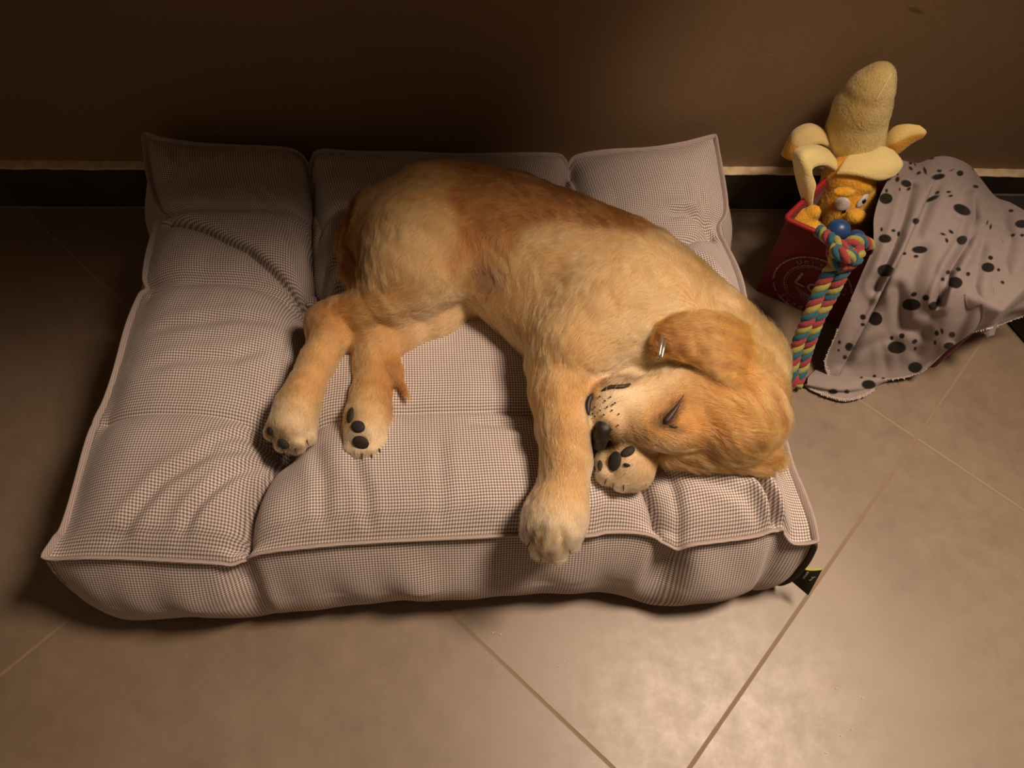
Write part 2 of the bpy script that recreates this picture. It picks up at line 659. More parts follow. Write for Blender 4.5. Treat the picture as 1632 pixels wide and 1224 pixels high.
# smooth inner outline (rounded rectangle) for the body of the side
sm = ring[:, :2].copy()
for _ in range(150):
    sm = .5 * sm + .25 * (np.roll(sm, 1, 0) + np.roll(sm, -1, 0))
tg = np.roll(sm, -2, 0) - np.roll(sm, 2, 0)
tg /= np.linalg.norm(tg, axis=1)[:, None]
nr = np.stack([tg[:, 1], -tg[:, 0]], 1)
ringuv = np.array([UVT[a] for a in ring_idx])
tipd = np.min([np.hypot(ring[:, 0] - q[0], ring[:, 1] - q[1]) for q in (CF[0], CF[-1], CB[0], CB[-1])], axis=0)
tipf = np.exp(-(tipd / .03) ** 2)
arc = np.r_[0, np.cumsum(np.linalg.norm(np.diff(ring[:, :2], axis=0), axis=1))]
NS = 34
rows, uvr = [], []
notch = np.zeros(NR)
for (a, b) in [(376, 893), (1076, 870)]:
    q = at(a, b, .134)
    notch += np.exp(-(np.hypot(ring[:, 0] - q[0], ring[:, 1] - q[1]) / .014) ** 2)
for (a, b) in [(238, 462), (269, 350), (1143, 363)]:
    q = at(a, b, .136)
    notch += .7 * np.exp(-(np.hypot(ring[:, 0] - q[0], ring[:, 1] - q[1]) / .012) ** 2)
isback = np.clip((ring[:, 1] - .80) / .06, 0, 1)
for k in range(1, NS + 1):
    s = k / NS
    # outward bulge and height profile
    bul = .040 * (math.sin(math.pi * (.06 + s * .72)) - math.sin(math.pi * .06))
    bul *= 1.0
    z = ring[:, 2] * (1 - s) ** 1.0
    z = ring[:, 2] * (1 - s) + .004 * s - .004 * math.sin(math.pi * s)
    base = sm * min(1, s * 2.2) + ring[:, :2] * (1 - min(1, s * 2.2))
    wr = .0018 * wob(arc * 1.0, np.full(NR, s * .05), 11, 8, 60, 160) * math.sin(math.pi * min(1, s + .05)) * (1.3 if s < .5 else .8)
    wr = wr + .0035 * wob(arc, np.full(NR, s * .25), 17, 7, 12, 40) * min(1, s * 2)
    sh = np.interp(arc, arc, notch) * .020 * max(0, 1 - abs(s - .25) * 1.5)
    out = bul * (1 - .45 * tipf) * (1 - .25 * isback) + wr * (1 - tipf) - sh
    if s > .9:
        out = out - .012 * ((s - .9) / .1) ** 2
    P = base + nr * out[:, None]
    P[:, 1] = np.minimum(P[:, 1], WALL_Y - .003)
    rows.append(np.stack([P[:, 0], P[:, 1], np.maximum(z, .002)], 1))
    uvr.append(np.stack([arc, np.full(NR, -s * .155)], 1))
# diagonal crease on the front face under the right notch
V = [TOP.reshape(-1, 3)] + rows
nt = NU * NV
faces = grid_faces(NU, NV)
rid = [a[0] * NU + a[1] for a in ring_idx]
# side uses its own first row (duplicate of the rim) so the cloth pattern can start afresh
V = [TOP.reshape(-1, 3), ring] + rows
UV = [UVT.reshape(-1, 2), np.stack([arc, 0 * arc], 1)] + uvr
for k in range(NS):
    a0 = nt + k * NR
    for i in range(NR):
        j = (i + 1) % NR
        if j == 0:
            continue
        faces.append((a0 + NR + i, a0 + NR + j, a0 + j, a0 + i))
# closing column with its own uv
allV = np.vstack(V)
allU = np.vstack(UV)
c0 = len(allV)
colV = [allV[nt + k * NR] for k in range(NS + 1)]
colU = [(arc[-1] + .0025, allU[nt + k * NR][1]) for k in range(NS + 1)]
allV = np.vstack([allV, colV])
allU = np.vstack([allU, colU])
for k in range(NS):
    a = nt + k * NR + NR - 1
    faces.append((a + NR, c0 + k + 1, c0 + k, a))
faces.append(tuple(nt + NS * NR + i for i in range(NR - 1, -1, -1)))


def gingham():
    t = NT('gingham_cotton')
    uvn = t.n('ShaderNodeUVMap').outputs[0]
    x, y, z = t.xyz(uvn)
    P_ = .00302
    def bar(c):
        s = t.math('SINE', t.math('MULTIPLY', c, 2 * math.pi / P_))
        return t.math('ADD', t.math('MULTIPLY', s, .9), .42, clamp=True)
    a, b = bar(x), bar(y)
    co = t.n('ShaderNodeTexCoord').outputs['Object']
    n = t.noise(14, 3, co)
    lt = t.mix(t.ramp(n, .35, .65), (.76, .68, .65), (.84, .77, .74))
    c = t.mix(t.math('MULTIPLY', t.math('MAXIMUM', a, b), .62), lt, (.18, .125, .115))
    c = t.mix(t.math('MULTIPLY', t.math('MULTIPLY', a, b), .85), c, (.085, .055, .050))
    t.col(c, .9, .15, .15)
    w = t.noise(1500, 2, co)
    t.bump(t.math('ADD', t.math('MULTIPLY', t.math('ADD', a, b), .25), w), .25, .0004)
    return t.m


m_ging = gingham()
bed = empty('dog_bed', (0, .57, 0), 'rectangular tufted dog bed in small grey and white check under the puppy', 'dog bed')
cover = mesh('cover', allV, faces, m_ging, bed, uv=allU)
bvh_bed = BVHTree.FromPolygons([tuple(v) for v in allV], [tuple(f) for f in faces])


def bed_z(x, y):
    h = bvh_bed.ray_cast(Vector((x, y, 1)), Vector((0, 0, -1)))
    return h[0].z if h[0] else 0.0


# piped seam, a flat double-stitched flange around the rim
def piping_mat():
    t = NT('check_piping')
    co = t.n('ShaderNodeTexCoord').outputs['Object']
    x, y, z = t.xyz(co)
    s = t.math('SINE', t.math('MULTIPLY', t.math('ADD', x, y), 2 * math.pi / .0028))
    s2 = t.math('SINE', t.math('MULTIPLY', t.math('SUBTRACT', x, y), 2 * math.pi / .0028))
    f = t.math('ADD', t.math('MULTIPLY', t.math('MULTIPLY', s, s2), .7), .45, clamp=True)
    t.col(t.mix(f, (.62, .54, .51), (.20, .14, .13)), .9, .15)
    return t.m


m_pipe = piping_mat()
RR = ring.copy()
outv = np.zeros((NR, 3))
tr = np.roll(RR, -3, 0) - np.roll(RR, 3, 0)
tr[:, 2] = 0
tr /= np.linalg.norm(tr, axis=1)[:, None] + 1e-9
outv[:, 0], outv[:, 1] = tr[:, 1], -tr[:, 0]
for _ in range(6):
    outv = .5 * outv + .25 * (np.roll(outv, 1, 0) + np.roll(outv, -1, 0))
outv /= np.linalg.norm(outv, axis=1)[:, None] + 1e-9
updir = np.array([0, 0, 1.0])
dirn = outv * .62 + updir * .78
dirn /= np.linalg.norm(dirn, axis=1)[:, None]
tn = np.cross(tr, dirn)
# cross-section: rounded strip 6.5 mm wide, with a stitched groove near its root
sec = [(-.002, .0013), (.0012, .0016), (.0022, .0010), (.0033, .0017), (.0052, .0017), (.0066, .0009), (.0070, 0), (.0066, -.0009), (.0052, -.0015), (.0033, -.0015), (.0012, -.0013), (-.002, -.0013)]
V = []
wv = 1 + .12 * wob(arc, 0 * arc, 8, 6, 30, 90)
for a, b in sec:
    V.append(RR + dirn * (a * wv)[:, None] + tn * b)
V = np.array(V).transpose(1, 0, 2)
k = len(sec)
fc = []
for i in range(NR):
    j = (i + 1) % NR
    for q in range(k):
        r = (q + 1) % k
        fc.append((i * k + q, j * k + q, j * k + r, i * k + r))
V[..., 1] = np.minimum(V[..., 1], WALL_Y + .012)
mesh('piping', V.reshape(-1, 3), fc, m_pipe, bed)
for b in BT:
    dd = M3 @ np.array([(b[0] - W / 2) / F, -(b[1] - H / 2) / F, -1.0])
    p = np.array(bvh_bed.ray_cast(Vector(CAM), Vector(dd).normalized())[0])
    v_, f_ = ellipsoid((p[0], p[1], bed_z(p[0], p[1]) + .003), (.0085, .0085, .0048), nu=24)
    uv_ = (v_[:, :2]) * 1.0
    mesh('button', v_, f_, m_ging, bed, uv=uv_)


def side_curve(i, shift=0.0):
    """points down the side of the bed at ring index i"""
    return np.array([ring[i]] + [r[i] + np.array([nr[i][0], nr[i][1], 0]) * shift for r in rows[:-1]])


# corner seams of the side band
iFL, iFR = 0, NU - 1
c = side_curve(iFL, .001)
v_, f_ = sweep(resample(c, 40), .0016, .0022, k=8, up=(0, 0, 1))
mesh('corner_seam', v_, f_, m_pipe, bed)
c = side_curve(iFR, .002)
v_, f_ = sweep(resample(c, 40), .0028, .0055, k=10, up=(1, 0, 0))
zp = mesh('zipper', v_, f_, plain('dark_zip_tape', (.060, .042, .026), .7, .3, nscale=700, namp=.4), bed)
zp['label'] = 'dark brown zip down the front right corner'
# woven tag
tagpx = [(1264, 938), (1288, 949), (1310, 906), (1283, 916)]
tz = .045
pc = [at(1261, 935, .024), at(1288, 949, .020), at(1310, 908, .034), at(1277, 912, .036)]
zc = resample(side_curve(iFR, .002), 200)
zpx = proj(zc)


def on_zip(a, b):
    return zc[np.argmin(np.hypot(zpx[:, 0] - a, zpx[:, 1] - b))]


A, D_ = on_zip(1262, 933), on_zip(1281, 908)
B, C_ = at(1288, 949, A[2] - .002), at(1310, 908, D_[2] - .001)
nu_, nv_ = 14, 10
V = []
nrm = np.cross(B - A, D_ - A)
nrm /= np.linalg.norm(nrm)
if nrm @ (CAM - A) < 0:
    nrm = -nrm
for layer in (0, 1):
    for j in range(nv_):
        for i in range(nu_):
            s, q = i / (nu_ - 1), j / (nv_ - 1)
            p = (1 - s) * (1 - q) * A + s * (1 - q) * B + s * q * C_ + (1 - s) * q * D_
            p = p + nrm * (.0035 * math.sin(math.pi * s) * q - .0025 * layer * (0.25 + q))
            V.append(p)
fc = grid_faces(nu_, nv_)
n0 = nu_ * nv_
fc = fc + [tuple(reversed([x + n0 for x in q])) for q in grid_faces(nu_, nv_)]
tg_o = mesh('label_tag', V, fc, plain('black_woven_label', (.020, .018, .012), .7, .25, nscale=900, namp=.3), bed)
tg_o['label'] = 'black woven tag with lettering'
# green folded edge of the tag
cv = np.array([V[(nv_ - 1) * nu_ + i] for i in range(nu_)]) + nrm * .0002
cv2 = np.array([V[n0 + (nv_ - 1) * nu_ + i] for i in range(nu_)])
Vg = np.vstack([cv, .5 * (cv + cv2) + (C_ + D_ - A - B) / np.linalg.norm(C_ + D_ - A - B) * .0012 + nrm * .001, cv2])
mesh('tag_edge', np.vstack([Vg]), grid_faces(nu_, 3), plain('lime_green_edge', (.42, .42, .05), .6, .3), tg_o)


def text_mesh(name, body, size, origin, xdir, ydir, mat, parent, depth=.0002, align='LEFT'):
    cu = bpy.data.curves.new(name, 'FONT')
    cu.body = body
    cu.size = size
    cu.align_x = align
    cu.extrude = depth
    ob = bpy.data.objects.new(name, cu)
    scene.collection.objects.link(ob)
    dg = bpy.context.evaluated_depsgraph_get()
    me = bpy.data.meshes.new_from_object(ob.evaluated_get(dg))
    bpy.data.objects.remove(ob)
    n = len(me.vertices)
    co = np.zeros(n * 3)
    me.vertices.foreach_get('co', co)
    co = co.reshape(-1, 3)
    fcs = [tuple(p.vertices) for p in me.polygons]
    bpy.data.meshes.remove(me)
    if origin is None:
        return co, fcs
    X_, Y_ = np.array(xdir, float), np.array(ydir, float)
    X_ /= np.linalg.norm(X_)
    Z_ = np.cross(X_, Y_)
    Z_ /= np.linalg.norm(Z_)
    Y_ = np.cross(Z_, X_)
    P = np.array(origin) + co[:, :1] * X_ + co[:, 1:2] * Y_ + co[:, 2:3] * Z_
    return mesh(name, P, fcs, mat, parent, smooth=False)


m_print = plain('tag_print', (.45, .42, .33), .7, .2)
Lq, Ls = np.linalg.norm(A - D_), np.linalg.norm(B - A)
up_s = 1.0 if np.cross(nrm, A - D_) @ (B - A) > 0 else -1.0


def on_tag(s, q, h=.0008):
    p = (1 - s) * (1 - q) * A + s * (1 - q) * B + s * q * C_ + (1 - s) * q * D_
    return p + nrm * (.0035 * math.sin(math.pi * s) * q + h)


co, fc = text_mesh('lettering', 'HUNTER', .0040, None, None, None, None, None)
s0 = .42 if up_s > 0 else .60
V = [on_tag(s0 + up_s * c_[1] / Ls, .94 - c_[0] / Lq, .0008 + c_[2]) for c_ in co]
mesh('lettering', V, fc, m_print, tg_o, smooth=False)
sh = [(-.0046, -.0010), (-.0030, .0004), (-.0006, .0006), (.0014, .0016), (.0030, .0034), (.0036, .0022), (.0022, .0002), (.0034, -.0016), (.0028, -.0018), (.0010, -.0004), (-.0014, -.0006), (-.0034, -.0024)]
V = [on_tag(.80 + q_[1] / Ls, .66 + q_[0] / Lq) for q_ in sh]
mesh('emblem', V, [tuple(range(len(sh)))], m_print, tg_o, smooth=False)

# shelf added above the view to keep light off the wall and rear of the bed
m_blocker = plain('blocker_brown', (.16, .085, .040), .5, .35, nscale=9, namp=.25)
blocker = empty('light_blocker', (-.40, WALL_Y, .78), 'added out-of-view shelf fixed to the wall above the dog bed', 'blocker')
v_, f_ = box((-1.35, .52, .780), (.46, WALL_Y + .0155, .808))
mesh('blocker_board', v_, f_, m_blocker, blocker, smooth=False)
for bx_ in (-1.15, -.35, .38):
    v_, f_ = join([box((bx_ - .012, .68, .768), (bx_ + .012, WALL_Y + .0155, .780)), box((bx_ - .012, WALL_Y + .003, .60), (bx_ + .012, WALL_Y + .0155, .780))])
    mesh('blocker_bracket', v_, f_, plain('blocker_bracket_black', (.02, .02, .02), .5, .4), blocker, smooth=False)

# ------------------------------------------------------------------ puppy
def Q(px, py, z, r):
    p = at(px, py, z)
    return (p[0], p[1], p[2], r)


fd = Field((-.28, .22, .09), (.42, .86, .32), .0026)
# trunk, lying on its left side, back towards the wall
trunk = [Q(655, 372, .208, .070), Q(730, 368, .212, .080), Q(800, 385, .214, .084), Q(880, 418, .214, .085), Q(955, 452, .214, .086), Q(1030, 490, .212, .078), Q(1096, 545, .208, .066), Q(1140, 600, .206, .056)]
for a, b in zip(trunk[:-1], trunk[1:]):
    fd.cone(a[:3], b[:3], a[3], b[3], .02, .80)
# belly and chest fill
fd.chain([Q(800, 430, .200, .052), Q(860, 470, .198, .056), Q(910, 510, .200, .058), Q(960, 545, .198, .045)], .03, .85)
# shoulder blade and upper arm
fd.chain([Q(1010, 430, .238, .040), Q(965, 500, .236, .045), Q(915, 555, .228, .042)], .03)
# upper (right) thigh
fd.chain([Q(690, 335, .232, .050), Q(668, 392, .230, .058), Q(650, 436, .222, .048), Q(618, 476, .208, .034)], .022)
fd.chain([Q(720, 365, .235, .044), Q(706, 415, .224, .038), Q(668, 458, .208, .030)], .025)
# shin, hock, foot of the upper hind leg
fd.chain([Q(618, 478, .206, .033), Q(580, 500, .196, .0255), Q(540, 508, .190, .0205), Q(519, 519, .188, .0215)], .014)
fd.chain([Q(515, 508, .187, .0140), Q(527, 538, .187, .0200), Q(505, 578, .183, .0170), Q(488, 615, .179, .0168), Q(474, 648, .176, .0205), Q(465, 676, .174, .0235)], .012)
# toes
for (a, b, r) in [((450, 670), (437, 688), .0105), ((460, 680), (453, 705), .0110), ((474, 682), (472, 707), .0110), ((486, 676), (489, 695), .0100)]:
    fd.cone(Q(*a, .172, 0)[:3], Q(*b, .170, 0)[:3], .012, r, .0035)
# lower (left) hind leg
fd.chain([Q(770, 435, .176, .036), Q(744, 474, .172, .0265), Q(692, 508, .172, .0275), Q(640, 530, .173, .0265), Q(604, 545, .175, .0275)], .014)
fd.chain([Q(602, 548, .175, .0275), Q(597, 585, .174, .0205), Q(591, 630, .174, .0190), Q(586, 665, .174, .0210), Q(583, 692, .175, .0220)], .012)
for (a, b, r) in [((570, 690), (564, 712), .0105), ((582, 700), (577, 719), .0115), ((592, 700), (590, 719), .0115), ((600, 692), (602, 707), .0105)]:
    fd.cone(Q(*a, .174, 0)[:3], Q(*b, .174, 0)[:3], .012, r, .0035)
# groin fold
fd.chain([Q(780, 395, .205, .036), Q(786, 428, .192, .020), Q(786, 462, .180, .007)], .014)
# tail: behind the thigh, under the legs, tip showing
fd.chain([Q(600, 345, .200, .030), Q(576, 385, .192, .0245), Q(574, 425, .184, .0195), Q(590, 470, .178, .015), Q(612, 540, .178, .011), Q(626, 588, .182, .0058), Q(646, 628, .180, .0022)], .012)
# upper (right) foreleg
fd.chain([Q(930, 545, .226, .038), Q(894, 580, .214, .0325), Q(894, 625, .212, .0285), Q(900, 680, .207, .0250), Q(903, 735, .197, .0228), Q(897, 782, .186, .0222), Q(886, 822, .181, .0285), Q(881, 838, .179, .0285)], .014)
for (a, b, r) in [((862, 826), (848, 846), .0115), ((874, 842), (865, 872), .0125), ((890, 846), (886, 876), .0125), ((904, 834), (907, 860), .0115)]:
    fd.cone(Q(*a, .178, 0)[:3], Q(*b, .170, 0)[:3], .013, r, .0035)
for a, b in [((868, 838), (857, 868)), ((882, 846), (877, 884)), ((897, 842), (899, 874)), ((853, 832), (842, 856))]:
    fd.cone(Q(*a, .208, 0)[:3], Q(*b, .190, 0)[:3], .0022, .0034, .005, sub=True)
for a, b in [((456, 684), (446, 702)), ((467, 688), (462, 712)), ((480, 686), (480, 706))]:
    fd.cone(Q(*a, .196, 0)[:3], Q(*b, .184, 0)[:3], .0018, .0030, .004, sub=True)
# lower (left) forepaw under the chin
fd.chain([Q(1010, 600, .172, .030), Q(1015, 680, .172, .024), Q(1010, 722, .176, .0245), Q(1002, 742, .180, .0270)], .010)
for (a, b, r) in [((985, 730), (966, 735), .0120), ((985, 748), (968, 756), .0120), ((1000, 755), (990, 766), .0115), ((1015, 748), (1020, 758), .0110)]:
    fd.cone(Q(*a, .183, 0)[:3], Q(*b, .180, 0)[:3], .012, r, .0035)
# head
fd.chain([Q(1166, 622, .214, .047), Q(1158, 662, .212, .048)], .02, .92)
fd.cone(Q(1165, 648, .212, 0)[:3], Q(1105, 655, .210, 0)[:3], .052, .043, .02, .95)
fd.cone(Q(1186, 600, .205, 0)[:3], Q(1190, 660, .200, 0)[:3], .036, .038, .02)
fd.chain([Q(1110, 650, .212, .040), Q(1060, 652, .214, .034), Q(1010, 655, .214, .0285), Q(982, 652, .213, .0260)], .018, .92)
fd.ell(at(978, 640, .222)[:3], (.023, .021, .021), k=.012)                 # upper lip pad
fd.ell(at(968, 672, .220)[:3], (.014, .017, .017), k=.010)                 # bridge end under the nose
fd.chain([Q(1040, 615, .205, .022), Q(990, 606, .202, .016), Q(962, 618, .198, .012)], .006)       # lower jaw
fd.cone(Q(1085, 612, .212, 0)[:3], Q(1120, 640, .222, 0)[:3], .026, .032, .02)     # cheek
fd.ell(at(1070, 690, .225)[:3], (.026, .018, .016), k=.02)                # brow
# neck ruff
fd.cone(Q(1110, 520, .205, 0)[:3], Q(1182, 575, .200, 0)[:3], .047, .044, .03)
# slits: mouth line and closed eye
for a, b in zip([(1002, 622), (985, 618)], [(985, 618), (958, 624)]):
    fd.cone(Q(*a, .226, 0)[:3], Q(*b, .222, 0)[:3], .0032, .0032, .004, sub=True)
fd.cone(Q(1086, 640, .256, 0)[:3], Q(1060, 674, .252, 0)[:3], .003, .003, .006, sub=True)
BV, BF = fd.nets()
# keep the largest shell only
del fd

CPT = [  # px, py, z, flow direction in the photo, fur length mm, colour index
    (600, 330, .25, (-6, 5), 13, 'tan'), (660, 300, .27, (-8, 4), 13, 'tan'), (740, 262, .25, (-10, 3), 13, 'rust'), (840, 275, .26, (-10, -2), 12, 'rust'), (930, 310, .26, (-9, -4), 12, 'rust'), (880, 325, .28, (-9, -2), 12, 'rust'), (960, 352, .27, (-9, -4), 12, 'rust2'),
    (1010, 360, .26, (-8, -6), 12, 'rust2'), (1080, 420, .26, (-7, -8), 13, 'gold'), (1130, 480, .26, (-6, -8), 13, 'gold'),
    (700, 360, .29, (-9, 7), 12, 'gold'), (780, 330, .29, (-9, 4), 12, 'rust'), (620, 400, .27, (-4, 9), 11, 'gold'), (680, 430, .28, (-5, 9), 11, 'gold'), (590, 440, .2, (-1, 9), 12, 'rust2'), (572, 380, .2, (0, 9), 14, 'rust2'), (575, 420, .2, (1, 9), 15, 'rust2'),
    (765, 390, .27, (-2, 9), 11, 'rust'), (770, 420, .25, (0, 9), 9, 'tan2'), (790, 440, .22, (3, 8), 7, 'gold'), (850, 420, .29, (-8, 6), 12, 'gold'), (900, 390, .29, (-9, 3), 12, 'gold'), (820, 480, .24, (-7, 7), 9, 'gold'), (870, 520, .24, (-7, 7), 9, 'gold'),
    (960, 400, .29, (-8, 4), 12, 'gold'), (1020, 430, .29, (-7, 5), 12, 'cream'), (970, 470, .29, (-7, 6), 12, 'gold'), (930, 500, .28, (-7, 7), 11, 'gold'), (1060, 470, .28, (-7, 3), 12, 'cream'), (1020, 520, .28, (-9, 5), 12, 'cream'), (990, 560, .26, (-8, 6), 12, 'gold'), (1050, 560, .26, (-9, 3), 12, 'cream'), (1100, 520, .27, (-8, 0), 13, 'cream'),
    (650, 490, .24, (-8, 4), 7, 'gold'), (590, 510, .22, (-9, 1), 6, 'tan2'), (540, 500, .21, (-9, 2), 6, 'tan'), (515, 500, .21, (-3, 5), 6, 'rust2'), (525, 550, .2, (-4, 9), 5, 'tan2'), (500, 600, .2, (-4, 9), 5, 'tan2'), (483, 640, .2, (-4, 9), 5, 'cream'), (465, 670, .2, (-3, 9), 5, 'white'), (460, 700, .19, (-2, 8), 4, 'white'), (440, 690, .19, (-6, 6), 3, 'cream'),
    (740, 470, .2, (-6, 5), 6, 'cream'), (690, 510, .2, (-8, 5), 6, 'cream'), (630, 535, .2, (-8, 4), 6, 'gold'), (600, 555, .2, (-3, 8), 5, 'gold'), (597, 600, .2, (-1, 9), 5, 'tan2'), (592, 650, .2, (-1, 9), 5, 'cream'), (588, 690, .2, (0, 9), 4, 'white'), (580, 715, .2, (0, 9), 4, 'white'),
    (615, 560, .18, (2, 9), 8, 'rust'), (630, 600, .19, (4, 9), 9, 'rust'), (645, 630, .19, (5, 6), 9, 'rust'),
    (930, 570, .26, (-6, 7), 9, 'tan2'), (880, 580, .24, (-3, 9), 8, 'gold'), (860, 620, .22, (-3, 9), 9, 'tan'), (895, 640, .24, (-1, 9), 6, 'tan2'), (935, 630, .22, (1, 9), 6, 'tan'), (905, 700, .23, (0, 9), 6, 'tan2'), (902, 750, .22, (-1, 9), 6, 'gold'), (890, 790, .21, (-2, 9), 6, 'cream'), (880, 830, .2, (-2, 9), 6, 'white'), (868, 870, .18, (-2, 8), 6, 'white'), (895, 865, .18, (1, 8), 6, 'white'),
    (985, 720, .2, (-3, -5), 4, 'cream'), (1010, 735, .21, (-4, 6), 4, 'white'), (1030, 745, .2, (-3, 7), 5, 'gold'), (985, 765, .19, (-3, 8), 4, 'white'), (960, 745, .19, (-6, 3), 3, 'white'),
    (965, 640, .24, (4, -4), 2.5, 'white'), (985, 650, .24, (6, -4), 3, 'white'), (1000, 630, .24, (6, -5), 3, 'white'), (1000, 670, .25, (8, -3), 3, 'tan2'), (985, 690, .24, (7, -1), 2.5, 'rust2'), (1030, 690, .25, (9, 1), 4, 'tan2'), (1060, 710, .24, (9, 2), 6, 'gold'), (1040, 650, .26, (8, -5), 5, 'gold'), (1030, 610, .24, (7, -5), 6, 'cream'), (1060, 600, .25, (7, -3), 8, 'cream'), (1100, 620, .26, (8, 2), 9, 'gold'), (1085, 650, .26, (6, -6), 5, 'tan'), (1075, 690, .26, (9, -2), 6, 'tan'), (1120, 670, .27, (9, 0), 8, 'tan'), (1150, 620, .27, (7, 4), 11, 'tan'), (1170, 660, .27, (9, 1), 10, 'tan'), (1120, 710, .25, (9, 2), 8, 'tan'), (1180, 710, .25, (9, 2), 12, 'tan'), (1220, 640, .25, (4, 6), 12, 'tan'), (1230, 590, .24, (2, -6), 15, 'gold'), (1210, 560, .25, (2, -9), 18, 'gold'), (1180, 560, .26, (-4, -8), 14, 'tan'), (1235, 690, .22, (3, 7), 13, 'tan'), (1215, 740, .2, (4, 6), 14, 'tan'), (1000, 600, .22, (6, -2), 3, 'white'), (955, 612, .21, (-3, -5), 2, 'white')]
PAL = {'rust': (.36, .145, .038), 'rust2': (.36, .155, .045), 'tan': (.54, .265, .080), 'tan2': (.62, .36, .14), 'gold': (.61, .36, .15), 'cream': (.68, .455, .225), 'white': (.78, .62, .40), 'ear': (.36, .15, .038), 'earlt': (.52, .26, .080)}
CP = np.array([at(c[0], c[1], c[2]) for c in CPT])
CC = np.array([PAL[c[5]] for c in CPT])
CL_ = np.array([c[4] * .001 for c in CPT])
CDIR = []
for c in CPT:
    a, b = at(c[0], c[1], c[2]), at(c[0] + c[3][0], c[1] + c[3][1], c[2])
    d = b - a
    CDIR.append(d / np.linalg.norm(d))
CDIR = np.array(CDIR)


def coat(P, sig=.020):
    """colour, flow direction and fur length at points P"""
    P = np.asarray(P)
    C = np.zeros((len(P), 3))
    D = np.zeros((len(P), 3))
    L = np.zeros(len(P))
    for s in range(0, len(P), 20000):
        q = P[s:s + 20000]
        d2 = ((q[:, None, :] - CP[None]) ** 2 * np.array([1, 1, .6])).sum(-1)
        m = d2.min(1)
        w = np.exp(-(d2 - m[:, None]) / (2 * sig ** 2 * .35))
        w /= w.sum(1)[:, None]
        C[s:s + 20000] = w @ CC
        D[s:s + 20000] = w @ CDIR
        L[s:s + 20000] = w @ CL_
    return C, D, L


DARK = [  # px, py, rx, ry, angle, strength, colour: coat markings, plus shade painted in creases of toes, thigh and ear root
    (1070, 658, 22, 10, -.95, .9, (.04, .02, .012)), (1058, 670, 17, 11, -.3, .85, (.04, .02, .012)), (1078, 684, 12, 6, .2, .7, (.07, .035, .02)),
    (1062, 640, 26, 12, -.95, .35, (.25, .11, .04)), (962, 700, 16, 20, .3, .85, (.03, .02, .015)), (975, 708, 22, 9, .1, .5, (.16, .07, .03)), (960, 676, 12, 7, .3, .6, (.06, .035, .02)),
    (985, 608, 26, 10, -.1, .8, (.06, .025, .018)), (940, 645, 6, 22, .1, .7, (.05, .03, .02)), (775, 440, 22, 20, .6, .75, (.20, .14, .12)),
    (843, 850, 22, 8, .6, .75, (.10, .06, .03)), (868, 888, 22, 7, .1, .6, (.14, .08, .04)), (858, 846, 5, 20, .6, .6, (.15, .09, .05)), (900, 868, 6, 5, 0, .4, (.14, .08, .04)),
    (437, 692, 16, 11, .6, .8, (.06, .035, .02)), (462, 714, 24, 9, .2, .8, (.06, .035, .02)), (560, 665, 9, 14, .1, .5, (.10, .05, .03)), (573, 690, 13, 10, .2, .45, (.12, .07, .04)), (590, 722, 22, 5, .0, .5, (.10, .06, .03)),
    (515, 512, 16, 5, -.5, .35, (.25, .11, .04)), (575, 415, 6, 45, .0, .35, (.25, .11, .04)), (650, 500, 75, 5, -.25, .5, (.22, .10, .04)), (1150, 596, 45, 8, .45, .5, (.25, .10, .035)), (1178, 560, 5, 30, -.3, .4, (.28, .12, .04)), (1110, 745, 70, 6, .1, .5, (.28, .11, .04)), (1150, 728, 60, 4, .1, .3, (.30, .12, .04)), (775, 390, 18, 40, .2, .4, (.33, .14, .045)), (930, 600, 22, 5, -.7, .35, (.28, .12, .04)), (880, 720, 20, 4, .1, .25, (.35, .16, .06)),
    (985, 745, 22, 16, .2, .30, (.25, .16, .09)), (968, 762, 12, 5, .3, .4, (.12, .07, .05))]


def marks_and_shade(P, C):
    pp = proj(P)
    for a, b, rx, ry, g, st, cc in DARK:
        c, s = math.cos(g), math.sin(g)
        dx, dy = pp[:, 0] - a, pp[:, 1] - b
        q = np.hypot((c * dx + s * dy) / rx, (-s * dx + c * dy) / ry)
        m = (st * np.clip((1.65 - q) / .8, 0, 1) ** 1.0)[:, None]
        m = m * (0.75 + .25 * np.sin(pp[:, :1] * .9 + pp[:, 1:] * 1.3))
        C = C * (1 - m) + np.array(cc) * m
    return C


def coat_mat(name, rough=.75, attr='Col', hair=False):
    t = NT(name)
    a = t.n('ShaderNodeAttribute', attribute_name=attr)
    t.col(a.outputs['Color'], rough, .25)
    if hair:
        out = t.t.nodes['Material Output']
        h = t.n('ShaderNodeBsdfHairPrincipled')
        h.model = 'CHIANG'
        h.parametrization = 'COLOR'
        t.put(h.inputs['Color'], a.outputs['Color'])
        h.inputs['Roughness'].default_value = .42
        h.inputs['Radial Roughness'].default_value = .65
        h.inputs['Random Roughness'].default_value = .2
        t.t.links.new(h.outputs[0], out.inputs[0])
    return t.m


m_skin = coat_mat('puppy_coat_skin', .85)
m_fur = coat_mat('puppy_fur', hair=True)
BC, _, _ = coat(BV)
BC = marks_and_shade(BV, BC)
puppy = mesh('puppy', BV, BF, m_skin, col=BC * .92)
puppy['label'] = 'golden retriever puppy curled asleep on its side on the check dog bed'
puppy['category'] = 'puppy'
bvh_dog = BVHTree.FromPolygons([tuple(v) for v in BV], [tuple(int(i) for i in f) for f in BF])


def hit(px, py, bvh=None):
    """point of the surface seen at a photo pixel, with its normal"""
    d = M3 @ np.array([(px - W / 2) / F, -(py - H / 2) / F, -1.0])
    d /= np.linalg.norm(d)
    r = (bvh or bvh_dog).ray_cast(Vector(CAM), Vector(d))
    return (np.array(r[0]), np.array(r[1])) if r[0] is not None else (None, None)


